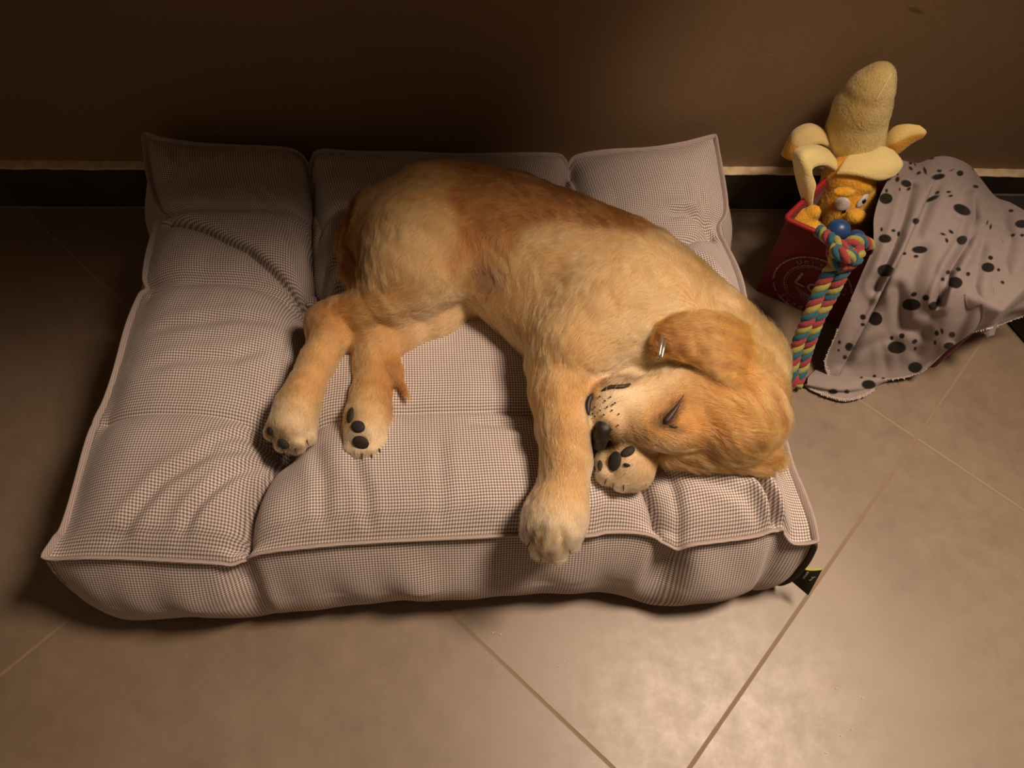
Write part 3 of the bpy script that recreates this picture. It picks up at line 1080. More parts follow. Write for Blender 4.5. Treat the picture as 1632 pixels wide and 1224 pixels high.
# ears -------------------------------------------------------------
def patch(ctrl, nu, nv):
    """smooth surface through a control net [row][col] = xyz"""
    A = np.array(ctrl, float)
    rows_ = np.array([catmull_u(r, nu) for r in A])
    return np.array([catmull_u(rows_[:, i], nv) for i in range(nu)]).transpose(1, 0, 2)


def catmull_u(pts, n):
    """uniform-parameter Catmull-Rom"""
    P = np.asarray(pts, float)
    m = len(P)
    Q_ = np.vstack([2 * P[0] - P[1], P, 2 * P[-1] - P[-2]])
    s = np.linspace(0, m - 1, n)
    i = np.minimum(s.astype(int), m - 2)
    t = (s - i)[:, None]
    a, b, c, d = Q_[i], Q_[i + 1], Q_[i + 2], Q_[i + 3]
    return .5 * ((2 * b) + (-a + c) * t + (2 * a - 5 * b + 4 * c - d) * t ** 2 + (-a + 3 * b - 3 * c + d) * t ** 3)


def slab(name, S, th, mat, parent=None, uv=None, col=None, taper=True):
    """surface S[nv][nu] given a thickness, closed along its rim"""
    nv, nu = S.shape[:2]
    du_ = np.gradient(S, axis=1)
    dv_ = np.gradient(S, axis=0)
    N = np.cross(du_, dv_)
    N /= np.linalg.norm(N, axis=2)[..., None] + 1e-12
    if N[..., 2].mean() < 0:
        N = -N
        flip = True
    else:
        flip = False
    tt = np.full((nv, nu), th)
    if taper:
        e = np.minimum(np.minimum.outer(np.arange(nv), np.full(nu, 999)), np.minimum.outer(nv - 1 - np.arange(nv), np.full(nu, 999)))
        e = np.minimum(e, np.minimum(np.arange(nu), nu - 1 - np.arange(nu))[None, :])
        tt = th * np.sqrt(np.clip((e + .35) / 3.0, 0, 1))
    A = S + N * tt[..., None] * .5
    B = S - N * tt[..., None] * .5
    n = nu * nv
    f = grid_faces(nu, nv)
    g = [tuple(reversed([i + n for i in q])) for q in f]
    if flip:
        f = [tuple(reversed(q)) for q in f]
        g = [tuple(reversed(q)) for q in g]
    rim = [i for i in range(nu)] + [j * nu + nu - 1 for j in range(1, nv)] + [(nv - 1) * nu + i for i in range(nu - 2, -1, -1)] + [j * nu for j in range(nv - 2, 0, -1)]
    e = []
    for i in range(len(rim)):
        a, b = rim[i], rim[(i + 1) % len(rim)]
        e.append((a, a + n, b + n, b) if not flip else (b, b + n, a + n, a))
    V = np.vstack([A.reshape(-1, 3), B.reshape(-1, 3)])
    return mesh(name, V, f + g + e, mat, parent, uv=None if uv is None else np.vstack([uv.reshape(-1, 2)] * 2), col=None if col is None else np.vstack([col.reshape(-1, 3)] * 2)), V, f + g + e


def net(rows_):
    return [[at(*p) for p in r] for r in rows_]


# right ear: rooted beside the crown, flap falling over the cheek towards the neck
def on_head(rows_):
    out = []
    for r in rows_:
        o = []
        for px, py, off in r:
            p, nn = hit(px, py)
            o.append(p + nn * off)
        out.append(o)
    return out


ear_net = on_head([
    [(1200, 520, -.004), (1150, 505, .004), (1100, 503, .006), (1066, 512, .006), (1046, 530, .005)],
    [(1204, 548, -.004), (1150, 530, .010), (1104, 524, .013), (1066, 528, .012), (1042, 542, .006)],
    [(1198, 585, -.004), (1152, 566, .011), (1110, 556, .014), (1074, 552, .013), (1046, 558, .007)],
    [(1188, 622, -.004), (1150, 606, .004), (1112, 588, .005), (1080, 577, .006), (1054, 572, .005)]])
ES = patch(ear_net, 48, 40)
nearc = np.linspace(0, 1, 48)[None, :, None] * np.ones((40, 1, 1))
ecol = (1 - nearc) * np.array(PAL['tan']) + nearc * np.array(PAL['ear'])
ear_o, EV, EF = slab('ear', ES, .006, m_skin, puppy, col=ecol)
ear_net2 = net([
    [(1062, 708, .214), (1110, 712, .212), (1160, 716, .208), (1205, 720, .202), (1232, 716, .196)],
    [(1054, 722, .196), (1108, 731, .196), (1160, 736, .194), (1206, 740, .188), (1236, 730, .186)],
    [(1058, 730, .178), (1106, 743, .176), (1160, 747, .176), (1204, 751, .174), (1234, 742, .174)]])
ES2 = patch(ear_net2, 48, 26)
ear2_o, EV2, EF2 = slab('ear', ES2, .007, m_skin, puppy, col=np.zeros((26, 48, 3)) + np.array(PAL['tan']))

# nose, eye, lips, pads and claws -------------------------------------
m_black = plain('black_nose_leather', (.018, .014, .012), .5, .45, nscale=900, namp=.4, bump=.5, bdist=.0004)
m_pad = plain('black_paw_pad', (.030, .023, .020), .7, .3, nscale=700, namp=.4, bump=.5, bdist=.0004)
m_lip = plain('dark_lip_skin', (.050, .026, .018), .5, .4, nscale=300)
m_claw = plain('dark_claw', (.05, .035, .025), .35, .5)
ff = Field(at(955, 690, .21) - .035, at(955, 690, .21) + .035, .0011)
nc = at(957, 690, .217)
ff.ell(nc, (.0085, .0145, .0125), k=.004)
ff.ell(at(964, 680, .228), (.0080, .0070, .0045), k=.006)
ff.ell(at(955, 706, .206), (.0075, .0080, .0085), k=.005)
ff.cone(at(945, 688, .222), at(955, 680, .226), .0022, .0018, .003, sub=True)
NV_, NF_ = ff.nets()
mesh('nose', NV_, NF_, m_black, puppy)


def on_skin(pxs, r, mat, name, parent, off=.0006, r2=None, n=24, k=8, bvh=None):
    pts = []
    for a, b in pxs:
        p, nn = hit(a, b, bvh)
        if p is not None:
            pts.append(p + nn * off)
    if len(pts) < 2:
        return None
    C = catmull(np.array(pts), n)
    t = np.linspace(0, 1, n)
    rr = r * np.sqrt(np.clip(1 - (2 * t - 1) ** 2, .03, 1))
    v_, f_ = sweep(C, rr, rr if r2 is None else rr * r2, k=k)
    return mesh(name, v_, f_, mat, parent)


def on_patch(c, ax, ay, ang, mat, name, th=.0022, off=.0, bvh=None):
    """domed pad lying on the surface at pixel c, half-axes in metres"""
    p, nn = hit(c[0], c[1], bvh)
    if p is None:
        return None
    q = at(c[0] + 10 * math.cos(ang), c[1] + 10 * math.sin(ang), p[2]) - p
    q = q - nn * (q @ nn)
    q /= np.linalg.norm(q)
    w = np.cross(nn, q)
    v_, f_ = ellipsoid(p + nn * off, (ax, ay, th), axes=[q, w, nn], nu=28, nv=12)
    return mesh(name, v_, f_, mat, puppy)


pts_ = []
for q_ in [(1090, 630), (1084, 640), (1078, 650), (1070, 661), (1063, 670), (1058, 676)]:
    p_, n_ = hit(*q_)
    pts_.append(p_ + n_ * .0004)
v_, f_ = sweep(catmull(np.array(pts_), 30), np.interp(np.linspace(0, 1, 30), [0, .3, .7, .9, 1], [.0005, .0015, .0036, .0034, .0010]), k=10)
mesh('eyelid', v_, f_, m_lip, puppy)
on_skin([(1066, 678), (1072, 680), (1080, 681)], .0014, m_lip, 'eye_corner', puppy, off=.0006)
on_skin([(1006, 612), (996, 616), (986, 617), (972, 618), (958, 624)], .0026, m_lip, 'lip', puppy, off=.0004)
on_skin([(944, 628), (938, 640), (936, 650), (938, 662)], .0032, m_black, 'lip', puppy, off=.0008)

PADS = [((980, 735), .0078, .0102, .25), ((1001, 720), .0078, .0050, -.5), ((957, 742), .0026, .0072, .15), ((999, 741), .0036, .0016, .25),
        ((571, 680), .0078, .0062, .5), ((559, 662), .0042, .0088, .1), ((575, 705), .0088, .0068, .4),
        ((431, 687), .0048, .0042, .6), ((452, 707), .0066, .0042, .7)]
for c, a, b, g in PADS:
    on_patch(c, a, b, g, m_pad, 'paw_pad', .0030, .0004)


def claw(px, py, dx, dy, L=.0048, r=.0013):
    p, nn = hit(px, py)
    if p is None:
        return
    q = at(px + dx, py + dy, p[2]) - p
    q /= np.linalg.norm(q)
    C = np.array([p - q * .003 - nn * .001, p + q * L * .35 + nn * .0006, p + q * L * .75 - nn * .0006, p + q * L - np.array([0, 0, .003])])
    v_, f_ = sweep(catmull(C, 12), np.linspace(r, r * .25, 12), k=8)
    mesh('claw', v_, f_, m_claw, puppy)


for c in [(845, 864, -5, 8), (863, 889, -2, 9), (907, 875, 3, 8), (434, 696, -3, 6), (452, 714, 0, 8), (471, 715, 1, 8), (489, 702, 3, 8),
          (577, 724, 0, 6), (592, 725, 1, 6), (604, 716, 3, 6), (966, 764, -2, 6), (978, 772, -2, 6), (994, 774, 0, 6)]:
    claw(*c)

# fur --------------------------------------------------------------
BARE = [(957, 692, 15, 24), (980, 735, 10, 13), (1001, 720, 10, 7), (957, 742, 4, 9), (571, 680, 10, 8), (559, 662, 6, 11), (575, 705, 11, 9), (431, 687, 6, 5), (452, 707, 8, 5), (770, 445, 18, 22), (984, 617, 22, 3)]


def fur(name, V, Fc, count, parent, seed, fn, lscale=1.0, rad=.000112, lift_=.42, clump=.35, under=False):
    r = np.random.RandomState(seed)
    tris = []
    for f in Fc:
        tris.append((f[0], f[1], f[2]))
        if len(f) == 4:
            tris.append((f[0], f[2], f[3]))
    T = np.array(tris)
    V = np.asarray(V)
    a, b, c = V[T[:, 0]], V[T[:, 1]], V[T[:, 2]]
    cr = np.cross(b - a, c - a)
    ar = np.linalg.norm(cr, axis=1)
    p = ar / ar.sum()
    idx = r.choice(len(T), count, p=p)
    s, t = r.rand(count), r.rand(count)
    m = s + t > 1
    s[m], t[m] = 1 - s[m], 1 - t[m]
    P = a[idx] + (b - a)[idx] * s[:, None] + (c - a)[idx] * t[:, None]
    # smooth vertex normals
    vn = np.zeros_like(V)
    for k in range(3):
        np.add.at(vn, T[:, k], cr)
    for _ in range(2):
        pass
    N = vn[T[idx, 0]] * (1 - s - t)[:, None] + vn[T[idx, 1]] * s[:, None] + vn[T[idx, 2]] * t[:, None]
    N /= np.linalg.norm(N, axis=1)[:, None] + 1e-12
    C, D, L = fn(P)
    # drop hairs nobody could see: pressed into the bed
    pz = P[:, 2]
    keep = np.ones(count, bool)
    pp = proj(P)
    for bx, by, rx, ry in BARE:
        e = ((pp[:, 0] - bx) / rx) ** 2 + ((pp[:, 1] - by) / ry) ** 2
        keep &= ~((e < 1) & (N[:, 2] > -.3))
    keep &= ~((N[:, 2] < -.55))
    P, N, C, D, L = P[keep], N[keep], C[keep], D[keep], L[keep]
    n = len(P)
    # clumps: hairs share the disturbance of their neighbourhood
    g = P * 1.0
    cl = np.stack([wob(g[:, 0] + g[:, 2], g[:, 1] - g[:, 2], 31 + q, 12, 150, 520) for q in range(3)], 1)
    cl2 = np.stack([wob(g[:, 0] + g[:, 2], g[:, 1] + g[:, 2], 41 + q, 10, 40, 140) for q in range(3)], 1)
    D = D / (np.linalg.norm(D, axis=1)[:, None] + 1e-9)
    D = D + clump * .62 * cl + clump * .55 * cl2 + r.normal(0, .11, (n, 3))
    D = D - N * (D * N).sum(1)[:, None]
    D /= np.linalg.norm(D, axis=1)[:, None] + 1e-9
    Ln = L * lscale * (.65 + .6 * r.rand(n)) * (1 + .12 * cl[:, 0])
    K = 6
    pts = np.zeros((n, K, 3))
    lift0 = lift_ * (1 + .35 * cl[:, 1] * clump * 2 + .25 * r.normal(0, 1, n))
    lift0 = np.clip(lift0, .12, 1.2)
    ts = np.linspace(0, 1, K)
    for k, tk in enumerate(ts):
        # rises from the skin then lies down along the coat, drooping slightly
        along = tk * .96
        up = lift0 * (1 - (1 - tk) ** 2) * .52 * (1 - .25 * tk)
        pts[:, k] = P + D * (Ln * along)[:, None] + N * (Ln * up)[:, None]
        pts[:, k, 2] -= .10 * Ln * tk ** 2
        pts[:, k] += (r.normal(0, .022, (n, 3)) * tk) * Ln[:, None]
    # bring hair tips above the bed cloth
    rad_ = rad * (.7 + .6 * r.rand(n))[:, None] * np.array([1, 1, .95, .8, .55, .18])[None]
    hc = bpy.data.hair_curves.new(name)
    hc.add_curves([K] * n)
    hc.attributes['position'].data.foreach_set('vector', pts.reshape(-1))
    ra = hc.attributes.get('radius') or hc.attributes.new('radius', 'FLOAT', 'POINT')
    ra.data.foreach_set('value', rad_.reshape(-1).astype(np.float32))
    tone = (1 + .13 * r.normal(0, 1, n) + .12 * cl[:, 2])[:, None]
    c4 = np.ones((n, 4), np.float32)
    warm = r.normal(0, .05, n)[:, None] * np.array([[-.3, .4, 1.0]])
    c4[:, :3] = np.clip(C * tone * (1 + warm), .01, .92)
    ca = hc.attributes.new('Col', 'FLOAT_COLOR', 'CURVE')
    ca.data.foreach_set('color', c4.reshape(-1))
    hc.materials.append(m_fur)
    o = bpy.data.objects.new(name, hc)
    link(o, parent)
    return o


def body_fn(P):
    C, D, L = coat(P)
    return marks_and_shade(P, C), D, L * 1.18


NF = int(globals().get('FURN', 520000))
fur('fur', BV, BF, NF, puppy, 1, body_fn)


def ear_fn(P):
    pp = proj(P)
    t = np.clip((1190 - pp[:, 0]) / 140, 0, 1)[:, None]
    lo = np.clip((pp[:, 1] - 540) / 60, 0, 1)[:, None]
    C = (1 - t) * np.array(PAL['earlt']) + t * np.array(PAL['ear'])
    st_ = wob(P[:, 0], P[:, 1] * 6, 77, 10, 60, 260)[:, None]
    C = C * (1 - .12 * lo) * (1 + .14 * st_)
    a, b = at(1160, 560, .27), at(1090, 566, .27)
    D = np.repeat(((b - a) / np.linalg.norm(b - a))[None], len(P), 0) + np.array([0, -.25, 0]) * (lo - .4)
    return C, D, np.full(len(P), .011)


def ear_fn2(P):
    pp = proj(P)
    a, b = at(1080, 730, .2), at(1160, 738, .19)
    D = np.repeat(((b - a) / np.linalg.norm(b - a))[None], len(P), 0)
    cc = .5 + .5 * np.sin(pp[:, 1] * .35 + pp[:, 0] * .03)[:, None]
    C = np.array(PAL['tan']) * cc + np.array(PAL['ear']) * (1 - cc)
    return C, D, np.full(len(P), .017)


fur('ear_fur', EV, EF, NF // 12, ear_o, 5, ear_fn, lift_=.45)
fur('ear_fur', EV2, EF2, NF // 16, ear2_o, 6, ear_fn2, lift_=.45)

# whisker freckles and whiskers
wh = []
for (a, b) in [(957, 633), (965, 640), (973, 634), (968, 650), (958, 655), (950, 664), (963, 662), (975, 655), (980, 643), (983, 677), (976, 646), (950, 650), (946, 660), (985, 660)]:
    on_patch((a, b), .0011, .0009, 0, m_lip, 'whisker_spot', .0006, .0022)
for i, (a, b, dx, dy) in enumerate([(957, 633, -14, -22), (965, 640, 10, -30), (973, 634, 20, -26), (968, 650, 24, -14), (1000, 612, 16, -16), (980, 643, 26, -8), (983, 677, 30, 14)]):
    p, nn = hit(a, b)
    if p is None:
        continue
    q = at(a + dx, b + dy, p[2]) - p
    C = catmull(np.array([p, p + q * .4 + nn * .008, p + q * .8 + nn * .010, p + q * 1.2 + nn * .006]), 12)
    v_, f_ = sweep(C, np.linspace(.00018, .00005, 12), k=5)
    wh.append((v_, f_))
v_, f_ = join(wh)
mesh('whiskers', v_, f_, plain('whisker_hair', (.6, .48, .34), .5, .4), puppy)

# metal tag hanging by the ear
m_metal = plain('steel_tag', (.55, .52, .48), .3, .6)
m_metal.node_tree.nodes['Principled BSDF'].inputs['Metallic'].default_value = .9
vs = []
for (a, b, c, d) in [((1056, 535, .279), (1050, 569, .275), .0016, .0009), ((1060, 541, .281), (1054, 572, .277), .0013, .0008)]:
    v_, f_ = sweep(catmull(np.array([at(*a), .5 * (at(*a) + at(*b)) + np.array([0, 0, .0015]), at(*b)]), 16), c * np.r_[.5, np.ones(14), .5], d * 1.6, k=8)
    vs.append((v_, f_))
v_, f_ = join(vs)
ctag = mesh('collar_tag', v_, f_, m_metal)
ctag['label'] = 'thin steel collar tag beside the tip of the puppy\'s ear'
ctag['category'] = 'pet tag'

# ------------------------------------------------------------------ red toy box
BL_, BF_, BR_, BB_ = (.471, .735), (.704, .586), (.800, .655), (.575, .832)
BH = .150
cor = np.array([BL_, BF_, BR_, BB_])
cen = cor.mean(0)


def rpoly(cor, rad, n=7):
    """rounded polygon, counter-clockwise"""
    out = []
    m = len(cor)
    for i in range(m):
        p, a, b = cor[i], cor[i - 1], cor[(i + 1) % m]
        u_ = (a - p) / np.linalg.norm(a - p)
        w_ = (b - p) / np.linalg.norm(b - p)
        for t in np.linspace(0, 1, n):
            s = p + u_ * rad * (1 - t) ** 2 + w_ * rad * t ** 2
            out.append(s)
        q0, q1 = p + w_ * rad, b + (p - b) / np.linalg.norm(p - b) * rad
        for t in np.linspace(0, 1, 14)[1:-1]:
            out.append(q0 + (q1 - q0) * t)
    return np.array(out)


def m_red(name='red_felt_box'):
    t = NT(name)
    co = t.n('ShaderNodeTexCoord').outputs['Object']
    n = t.noise(500, 3, co)
    n2 = t.noise(7, 3, co)
    t.col(t.mix(t.ramp(n2, .3, .7), (.125, .011, .011), (.155, .015, .014)), .75, .25, .1)
    t.bump(n, .25, .0006)
    return t.m


red = m_red()
rbox = empty('toy_box', (cen[0], cen[1], 0), 'dark red square storage box of dog toys with round cream print', 'box')


def shell(off, z):
    P = rpoly(cor, .008)
    d = P - cen
    d = d / np.linalg.norm(d, axis=1)[:, None]
    P = P + d * off
    return np.hstack([P, np.full((len(P), 1), z)])


lev = [(-.001, .0005), (.0, .003), (.0025, .05), (.004, .10), (.0055, .143), (.0075, .1475), (.0070, BH), (.0030, BH + .0015), (-.0005, BH), (-.0012, .143), (-.003, .08), (-.004, .006)]
rows_ = [shell(o_, z_) for o_, z_ in lev]
nb = len(rows_[0])
V = np.vstack(rows_)
f_ = grid_faces(nb, len(lev), wrap=True)
f_.append(tuple(range(nb - 1, -1, -1)))
f_.append(tuple((len(lev) - 1) * nb + i for i in range(nb)))
mesh('box_body', V, f_, red, rbox)
rc = shell(.0066, BH + .0005)
v_, f_ = sweep(rc, .0030, .0036, k=8, closed=True)
rm = plain('bright_red_binding', (.30, .016, .022), .6, .3, nscale=500)
mesh('rim_binding', v_, f_, rm, rbox)

# round cream print on the face towards the bed
fd2 = np.array([BF_[0] - BL_[0], BF_[1] - BL_[1], 0])
fd2 /= np.linalg.norm(fd2)
fn2 = np.array([fd2[1], -fd2[0], 0])
fo = np.array([BL_[0], BL_[1], 0])
parts = []
R_ = np.random.RandomState(4)


def fp(s, z):
    o_ = .0015 + .0042 * np.clip(z / .14, 0, 1)
    return fo + fd2 * s + np.array([0, 0, 1]) * z + fn2 * o_


def arcseg(cs, cz, r0, r1, a0, a1, n=60, skip=None):
    a = np.linspace(math.radians(a0), math.radians(a1), n)
    V = []
    for i, t in enumerate(a):
        j = .0005 * math.sin(i * 1.7) if skip else 0
        V.append(fp(cs + (r0 + j) * math.cos(t), cz + (r0 + j) * math.sin(t)))
        V.append(fp(cs + (r1 - j * .5) * math.cos(t), cz + (r1 - j * .5) * math.sin(t)))
    f = [(2 * i, 2 * i + 2, 2 * i + 3, 2 * i + 1) for i in range(n - 1) if not (skip and R_.rand() < skip)]
    return V, f


cs_, cz_ = .0700, .0560
parts.append(arcseg(cs_, cz_, .0535, .0560, 88, 196, 70, .06))
parts.append(arcseg(cs_, cz_, .0535, .0560, 205, 222, 16, .1))
parts.append(arcseg(cs_, cz_, .0535, .0560, 228, 262, 24, .12))
parts.append(arcseg(cs_, cz_, .0535, .0560, 20, 84, 40, .15))
parts.append(arcseg(cs_, cz_, .0385, .0400, 20, 245, 110, .1))
parts.append(arcseg(cs_, cz_, .0358, .0366, 70, 230, 90, .1))


def ftext(body, size, s0, z0, rot=0.0, sx=1.0):
    co, fc = text_mesh('print', body, size, None, None, None, None, None, depth=0.0)
    c, s = math.cos(rot), math.sin(rot)
    V = []
    for p in co:
        x, y = p[0] * sx, p[1]
        V.append(fp(s0 + c * x - s * y, z0 + s * x + c * y))
    return V, fc


for i, ch in enumerate('University'):
    a = math.radians(134 - i * 13.5)
    r_ = .0425
    parts.append(ftext(ch, .0115, cs_ + r_ * math.cos(a) - .003 * math.sin(a), cz_ + r_ * math.sin(a) + .003 * math.cos(a), a - math.pi / 2))
for i, ch in enumerate('London'):
    a = math.radians(232 + i * 12)
    r_ = .0515
    parts.append(ftext(ch, .0115, cs_ + r_ * math.cos(a), cz_ + r_ * math.sin(a), a + math.pi / 2))
parts.append(ftext('Lo', .036, cs_ - .028, cz_ - .006, -.12, 1.15))
for i in range(6):
    o2 = i * .0042
    a, b = (cs_ - .020 + o2, cz_ - .012 - o2 * .25), (cs_ + .004 + o2, cz_ - .036 + o2 * .35)
    d_ = np.array([b[1] - a[1], a[0] - b[0]])
    d_ = d_ / np.linalg.norm(d_) * .0005
    parts.append(([fp(a[0] + d_[0], a[1] + d_[1]), fp(b[0] + d_[0], b[1] + d_[1]), fp(b[0] - d_[0], b[1] - d_[1]), fp(a[0] - d_[0], a[1] - d_[1])], [(0, 1, 2, 3)]))
for i in range(5):
    z_ = .020 + i * .004
    parts.append(([fp(.138, z_), fp(.182, z_ - .001), fp(.182, z_ + .0002), fp(.138, z_ + .0012)], [(0, 1, 2, 3)]))
v_, f_ = join(parts)
mesh('print', v_, f_, plain('worn_cream_print', (.30, .22, .17), .8, .1, nscale=260, namp=.45), rbox, smooth=False)

# ------------------------------------------------------------------ low black ribbed box behind the blanket
def ribbed():
    t = NT('black_ribbed_fabric')
    co = t.n('ShaderNodeTexCoord').outputs['Object']
    x, y, z = t.xyz(co)
    w = t.math('ADD', t.math('MULTIPLY', x, .35), t.math('MULTIPLY', y, .94))
    s = t.math('SINE', t.math('MULTIPLY', t.math('ADD', w, t.math('MULTIPLY', z, 1.0)), 2 * math.pi / .0042))
    t.col(t.mix(t.ramp(s, -1, 1), (.010, .008, .007), (.045, .036, .030)), .7, .3)
    t.bump(s, .6, .0008)
    return t.m


kc = np.array([(.868, .610), (1.12, .70), (1.06, .885), (.782, .885)])
kcen = kc.mean(0)
kb = empty('low_basket', (kcen[0], kcen[1], 0), 'low black ribbed box against the wall, mostly covered by the blanket', 'box')
P = rpoly(kc, .02)
rows_ = []
for o_, z_ in [(-.006, .0005), (0, .004), (0, .050), (-.003, .055)]:
    d = P - kcen
    q = P + d / np.linalg.norm(d, axis=1)[:, None] * o_
    rows_.append(np.hstack([q, np.full((len(q), 1), z_)]))
V = np.vstack(rows_)
nb = len(P)
f_ = grid_faces(nb, 4, wrap=True)
f_.append(tuple(range(nb - 1, -1, -1)))
f_.append(tuple(3 * nb + i for i in range(nb)))
mesh('body', V, f_, ribbed(), kb, smooth=False)
v_, f_ = sweep(np.hstack([P, np.full((nb, 1), .0535)]), .0022, .003, k=8, closed=True)
mesh('edge_binding', v_, f_, plain('grey_binding', (.12, .095, .075), .7, .2), kb)

# ------------------------------------------------------------------ plush banana toy
def fuzz(name, a, b, ns=30, sheen=.4):
    t = NT(name)
    co = t.n('ShaderNodeTexCoord').outputs['Object']
    n1 = t.noise(ns, 4, co)
    n2 = t.noise(420, 3, co)
    t.col(t.mix(t.ramp(n1, .35, .65), a, b), .95, .1, sheen)
    t.bump(t.math('ADD', n2, t.math('MULTIPLY', n1, .6)), .7, .0016)
    return t.m


m_flesh = fuzz('cream_plush', (.58, .42, .13), (.74, .60, .28), 22)
m_peel = fuzz('pale_yellow_plush', (.80, .64, .26), (.86, .74, .38), 30)
m_orange = fuzz('orange_plush', (.74, .34, .020), (.82, .44, .045), 45)


def FY(px, py, y):
    return aty(px, py, y)


ban = empty('banana_toy', tuple(FY(1335, 400, .79)), 'yellow peeled banana plush toy with a face standing in the red box', 'plush toy')
fb = Field((.47, .70, .05), (.72, .915, .36), .0028)
rr = .80
for a, b in zip([(1359, 258, .850, .0385), (1362, 232, .858, .0395), (1364, 205, .862, .0395), (1374, 172, .866, .0380), (1387, 145, .868, .0315), (1399, 127, .870, .0225)],
                [(1362, 232, .858, .0395), (1364, 205, .862, .0395), (1374, 172, .866, .0380), (1387, 145, .868, .0315), (1399, 127, .870, .0225), (1405, 119, .871, .0150)]):
    fb.cone(FY(*a[:3]), FY(*b[:3]), a[3], b[3], .004)
v_, f_ = fb.nets()
inn = mesh('inner_banana', v_, f_, m_flesh, ban)
bvh_i = BVHTree.FromPolygons([tuple(q) for q in v_], [tuple(int(i) for i in q) for q in f_])
pts = []
for a in [(1420, 118), (1412, 132), (1404, 146), (1396, 160)]:
    p, nn = hit(*a, bvh=bvh_i)
    if p is not None:
        pts.append(p + nn * .0003)
if len(pts) > 2:
    v_, f_ = sweep(catmull(np.array(pts), 24), .0011, k=6)
    mesh('seam', v_, f_, plain('seam_thread', (.85, .72, .42), .8, .1), ban)
fb = Field((.46, .62, -.0), (.72, .915, .26), .0028)
fb.cone(FY(1352, 285, .815), FY(1345, 330, .800), .036, .041, .01)
fb.cone(FY(1345, 330, .800), FY(1338, 385, .775), .041, .039, .01)
fb.cone(FY(1338, 385, .775), (.575, .745, .045), .039, .034, .01)
fb.cone(FY(1302, 372, .735), FY(1276, 352, .750), .013, .014, .008)    # arm, folded back on itself
fb.cone(FY(1276, 352, .750), FY(1296, 338, .750), .013, .010, .006)
fb.ell(FY(1364, 345, .748), (.014, .012, .010), k=.008)                # snout
fb.ell(FY(1345, 306, .765), (.016, .008, .006), k=.006)                # brows
fb.ell(FY(1377, 300, .785), (.010, .007, .006), k=.006)
v_, f_ = fb.nets()
bod = mesh('body', v_, f_, m_orange, ban)
BVo, BFo = v_, f_
bvh_o = BVHTree.FromPolygons([tuple(q) for q in v_], [tuple(int(i) for i in q) for q in f_])
m_white = plain('white_eye', (.55, .50, .50), .35, .4, nscale=20)
m_pup = plain('black_pupil', (.008, .007, .007), .2, .6)
for (a, ax, ay, g, pu) in [((1342, 325), .0110, .0100, -.1, (1345, 336)), ((1374, 320), .0058, .0115, .55, (1370, 334))]:
    p, nn = hit(*a, bvh=bvh_o)
    q = at(a[0] + 10 * math.cos(g), a[1] + 10 * math.sin(g), p[2]) - p
    q = q - nn * (q @ nn)
    q /= np.linalg.norm(q)
    w = np.cross(nn, q)
    v_, f_ = ellipsoid(p + nn * .001, (ax, ay, .0035), axes=[q, w, nn], nu=28, nv=14)
    ey = mesh('eye', v_, f_, m_white, ban)
    bvh_e = BVHTree.FromPolygons([tuple(t) for t in v_], [tuple(t) for t in f_])
    p2, n2 = hit(*pu, bvh=bvh_e)
    if p2 is None:
        p2, n2 = p + nn * .0045, nn
    v_, f_ = ellipsoid(p2, (.0030, .0034, .0012), axes=[q, w, nn], nu=20, nv=10)
    mesh('pupil', v_, f_, m_pup, ey)


def ynet(rows_):
    return [[FY(*p) for p in r] for r in rows_]


PEELS = [
    ([[(1336, 276, .815), (1332, 256, .825), (1322, 243, .845)], [(1316, 264, .795), (1303, 243, .805), (1300, 233, .830)], [(1294, 270, .780), (1280, 250, .788), (1267, 240, .812)], [(1300, 292, .772), (1283, 278, .778), (1266, 264, .800)], [(1298, 306, .768), (1286, 302, .772), (1273, 296, .788)], [(1295, 326, .766), (1289, 330, .768), (1283, 325, .776)]], 0),
    ([[(1330, 238, .850), (1322, 222, .862), (1312, 208, .876)], [(1305, 230, .842), (1297, 208, .855), (1288, 199, .872)], [(1286, 240, .835), (1272, 218, .850), (1268, 207, .868)], [(1274, 248, .835), (1261, 236, .845), (1256, 225, .862)], [(1262, 256, .838), (1252, 252, .846), (1246, 247, .857)]], 1),
    ([[(1400, 258, .835), (1406, 240, .848), (1408, 224, .862)], [(1424, 250, .835), (1425, 226, .838), (1424, 204, .860)], [(1450, 230, .838), (1449, 214, .838), (1444, 198, .852)], [(1470, 217, .840), (1476, 210, .838), (1466, 201, .846)]], 2),
    ([[(1332, 278, .800), (1342, 262, .812), (1352, 246, .832)], [(1362, 280, .788), (1374, 265, .798), (1384, 244, .822)], [(1400, 288, .782), (1412, 264, .795), (1405, 234, .828)], [(1426, 280, .792), (1438, 260, .805), (1420, 239, .828)]], 0)]
for rows_, kind in PEELS:
    S_ = patch(ynet(rows_), 26, 44)
    cc = np.zeros((44, 26, 3)) + np.array((.82, .68, .30))
    if kind == 2:
        tt = np.linspace(0, 1, 26)[None, :, None]
        cc = np.where(tt < .48, np.array((.84, .42, .035)), np.array((.84, .66, .25))) + 0 * cc
    if kind == 1:
        tt = np.linspace(0, 1, 44)[:, None, None]
        cc = np.where(tt > .62, np.array((.74, .42, .06)), np.array((.72, .56, .26))) + 0 * cc
    t = NT('peel_plush')
    a_ = t.n('ShaderNodeAttribute', attribute_name='Col')
    co_ = t.n('ShaderNodeTexCoord').outputs['Object']
    t.col(a_.outputs['Color'], .95, .1, .4)
    t.bump(t.noise(420, 3, co_), .6, .0015)
    slab('peel', S_, .008, t.m, ban, col=cc)

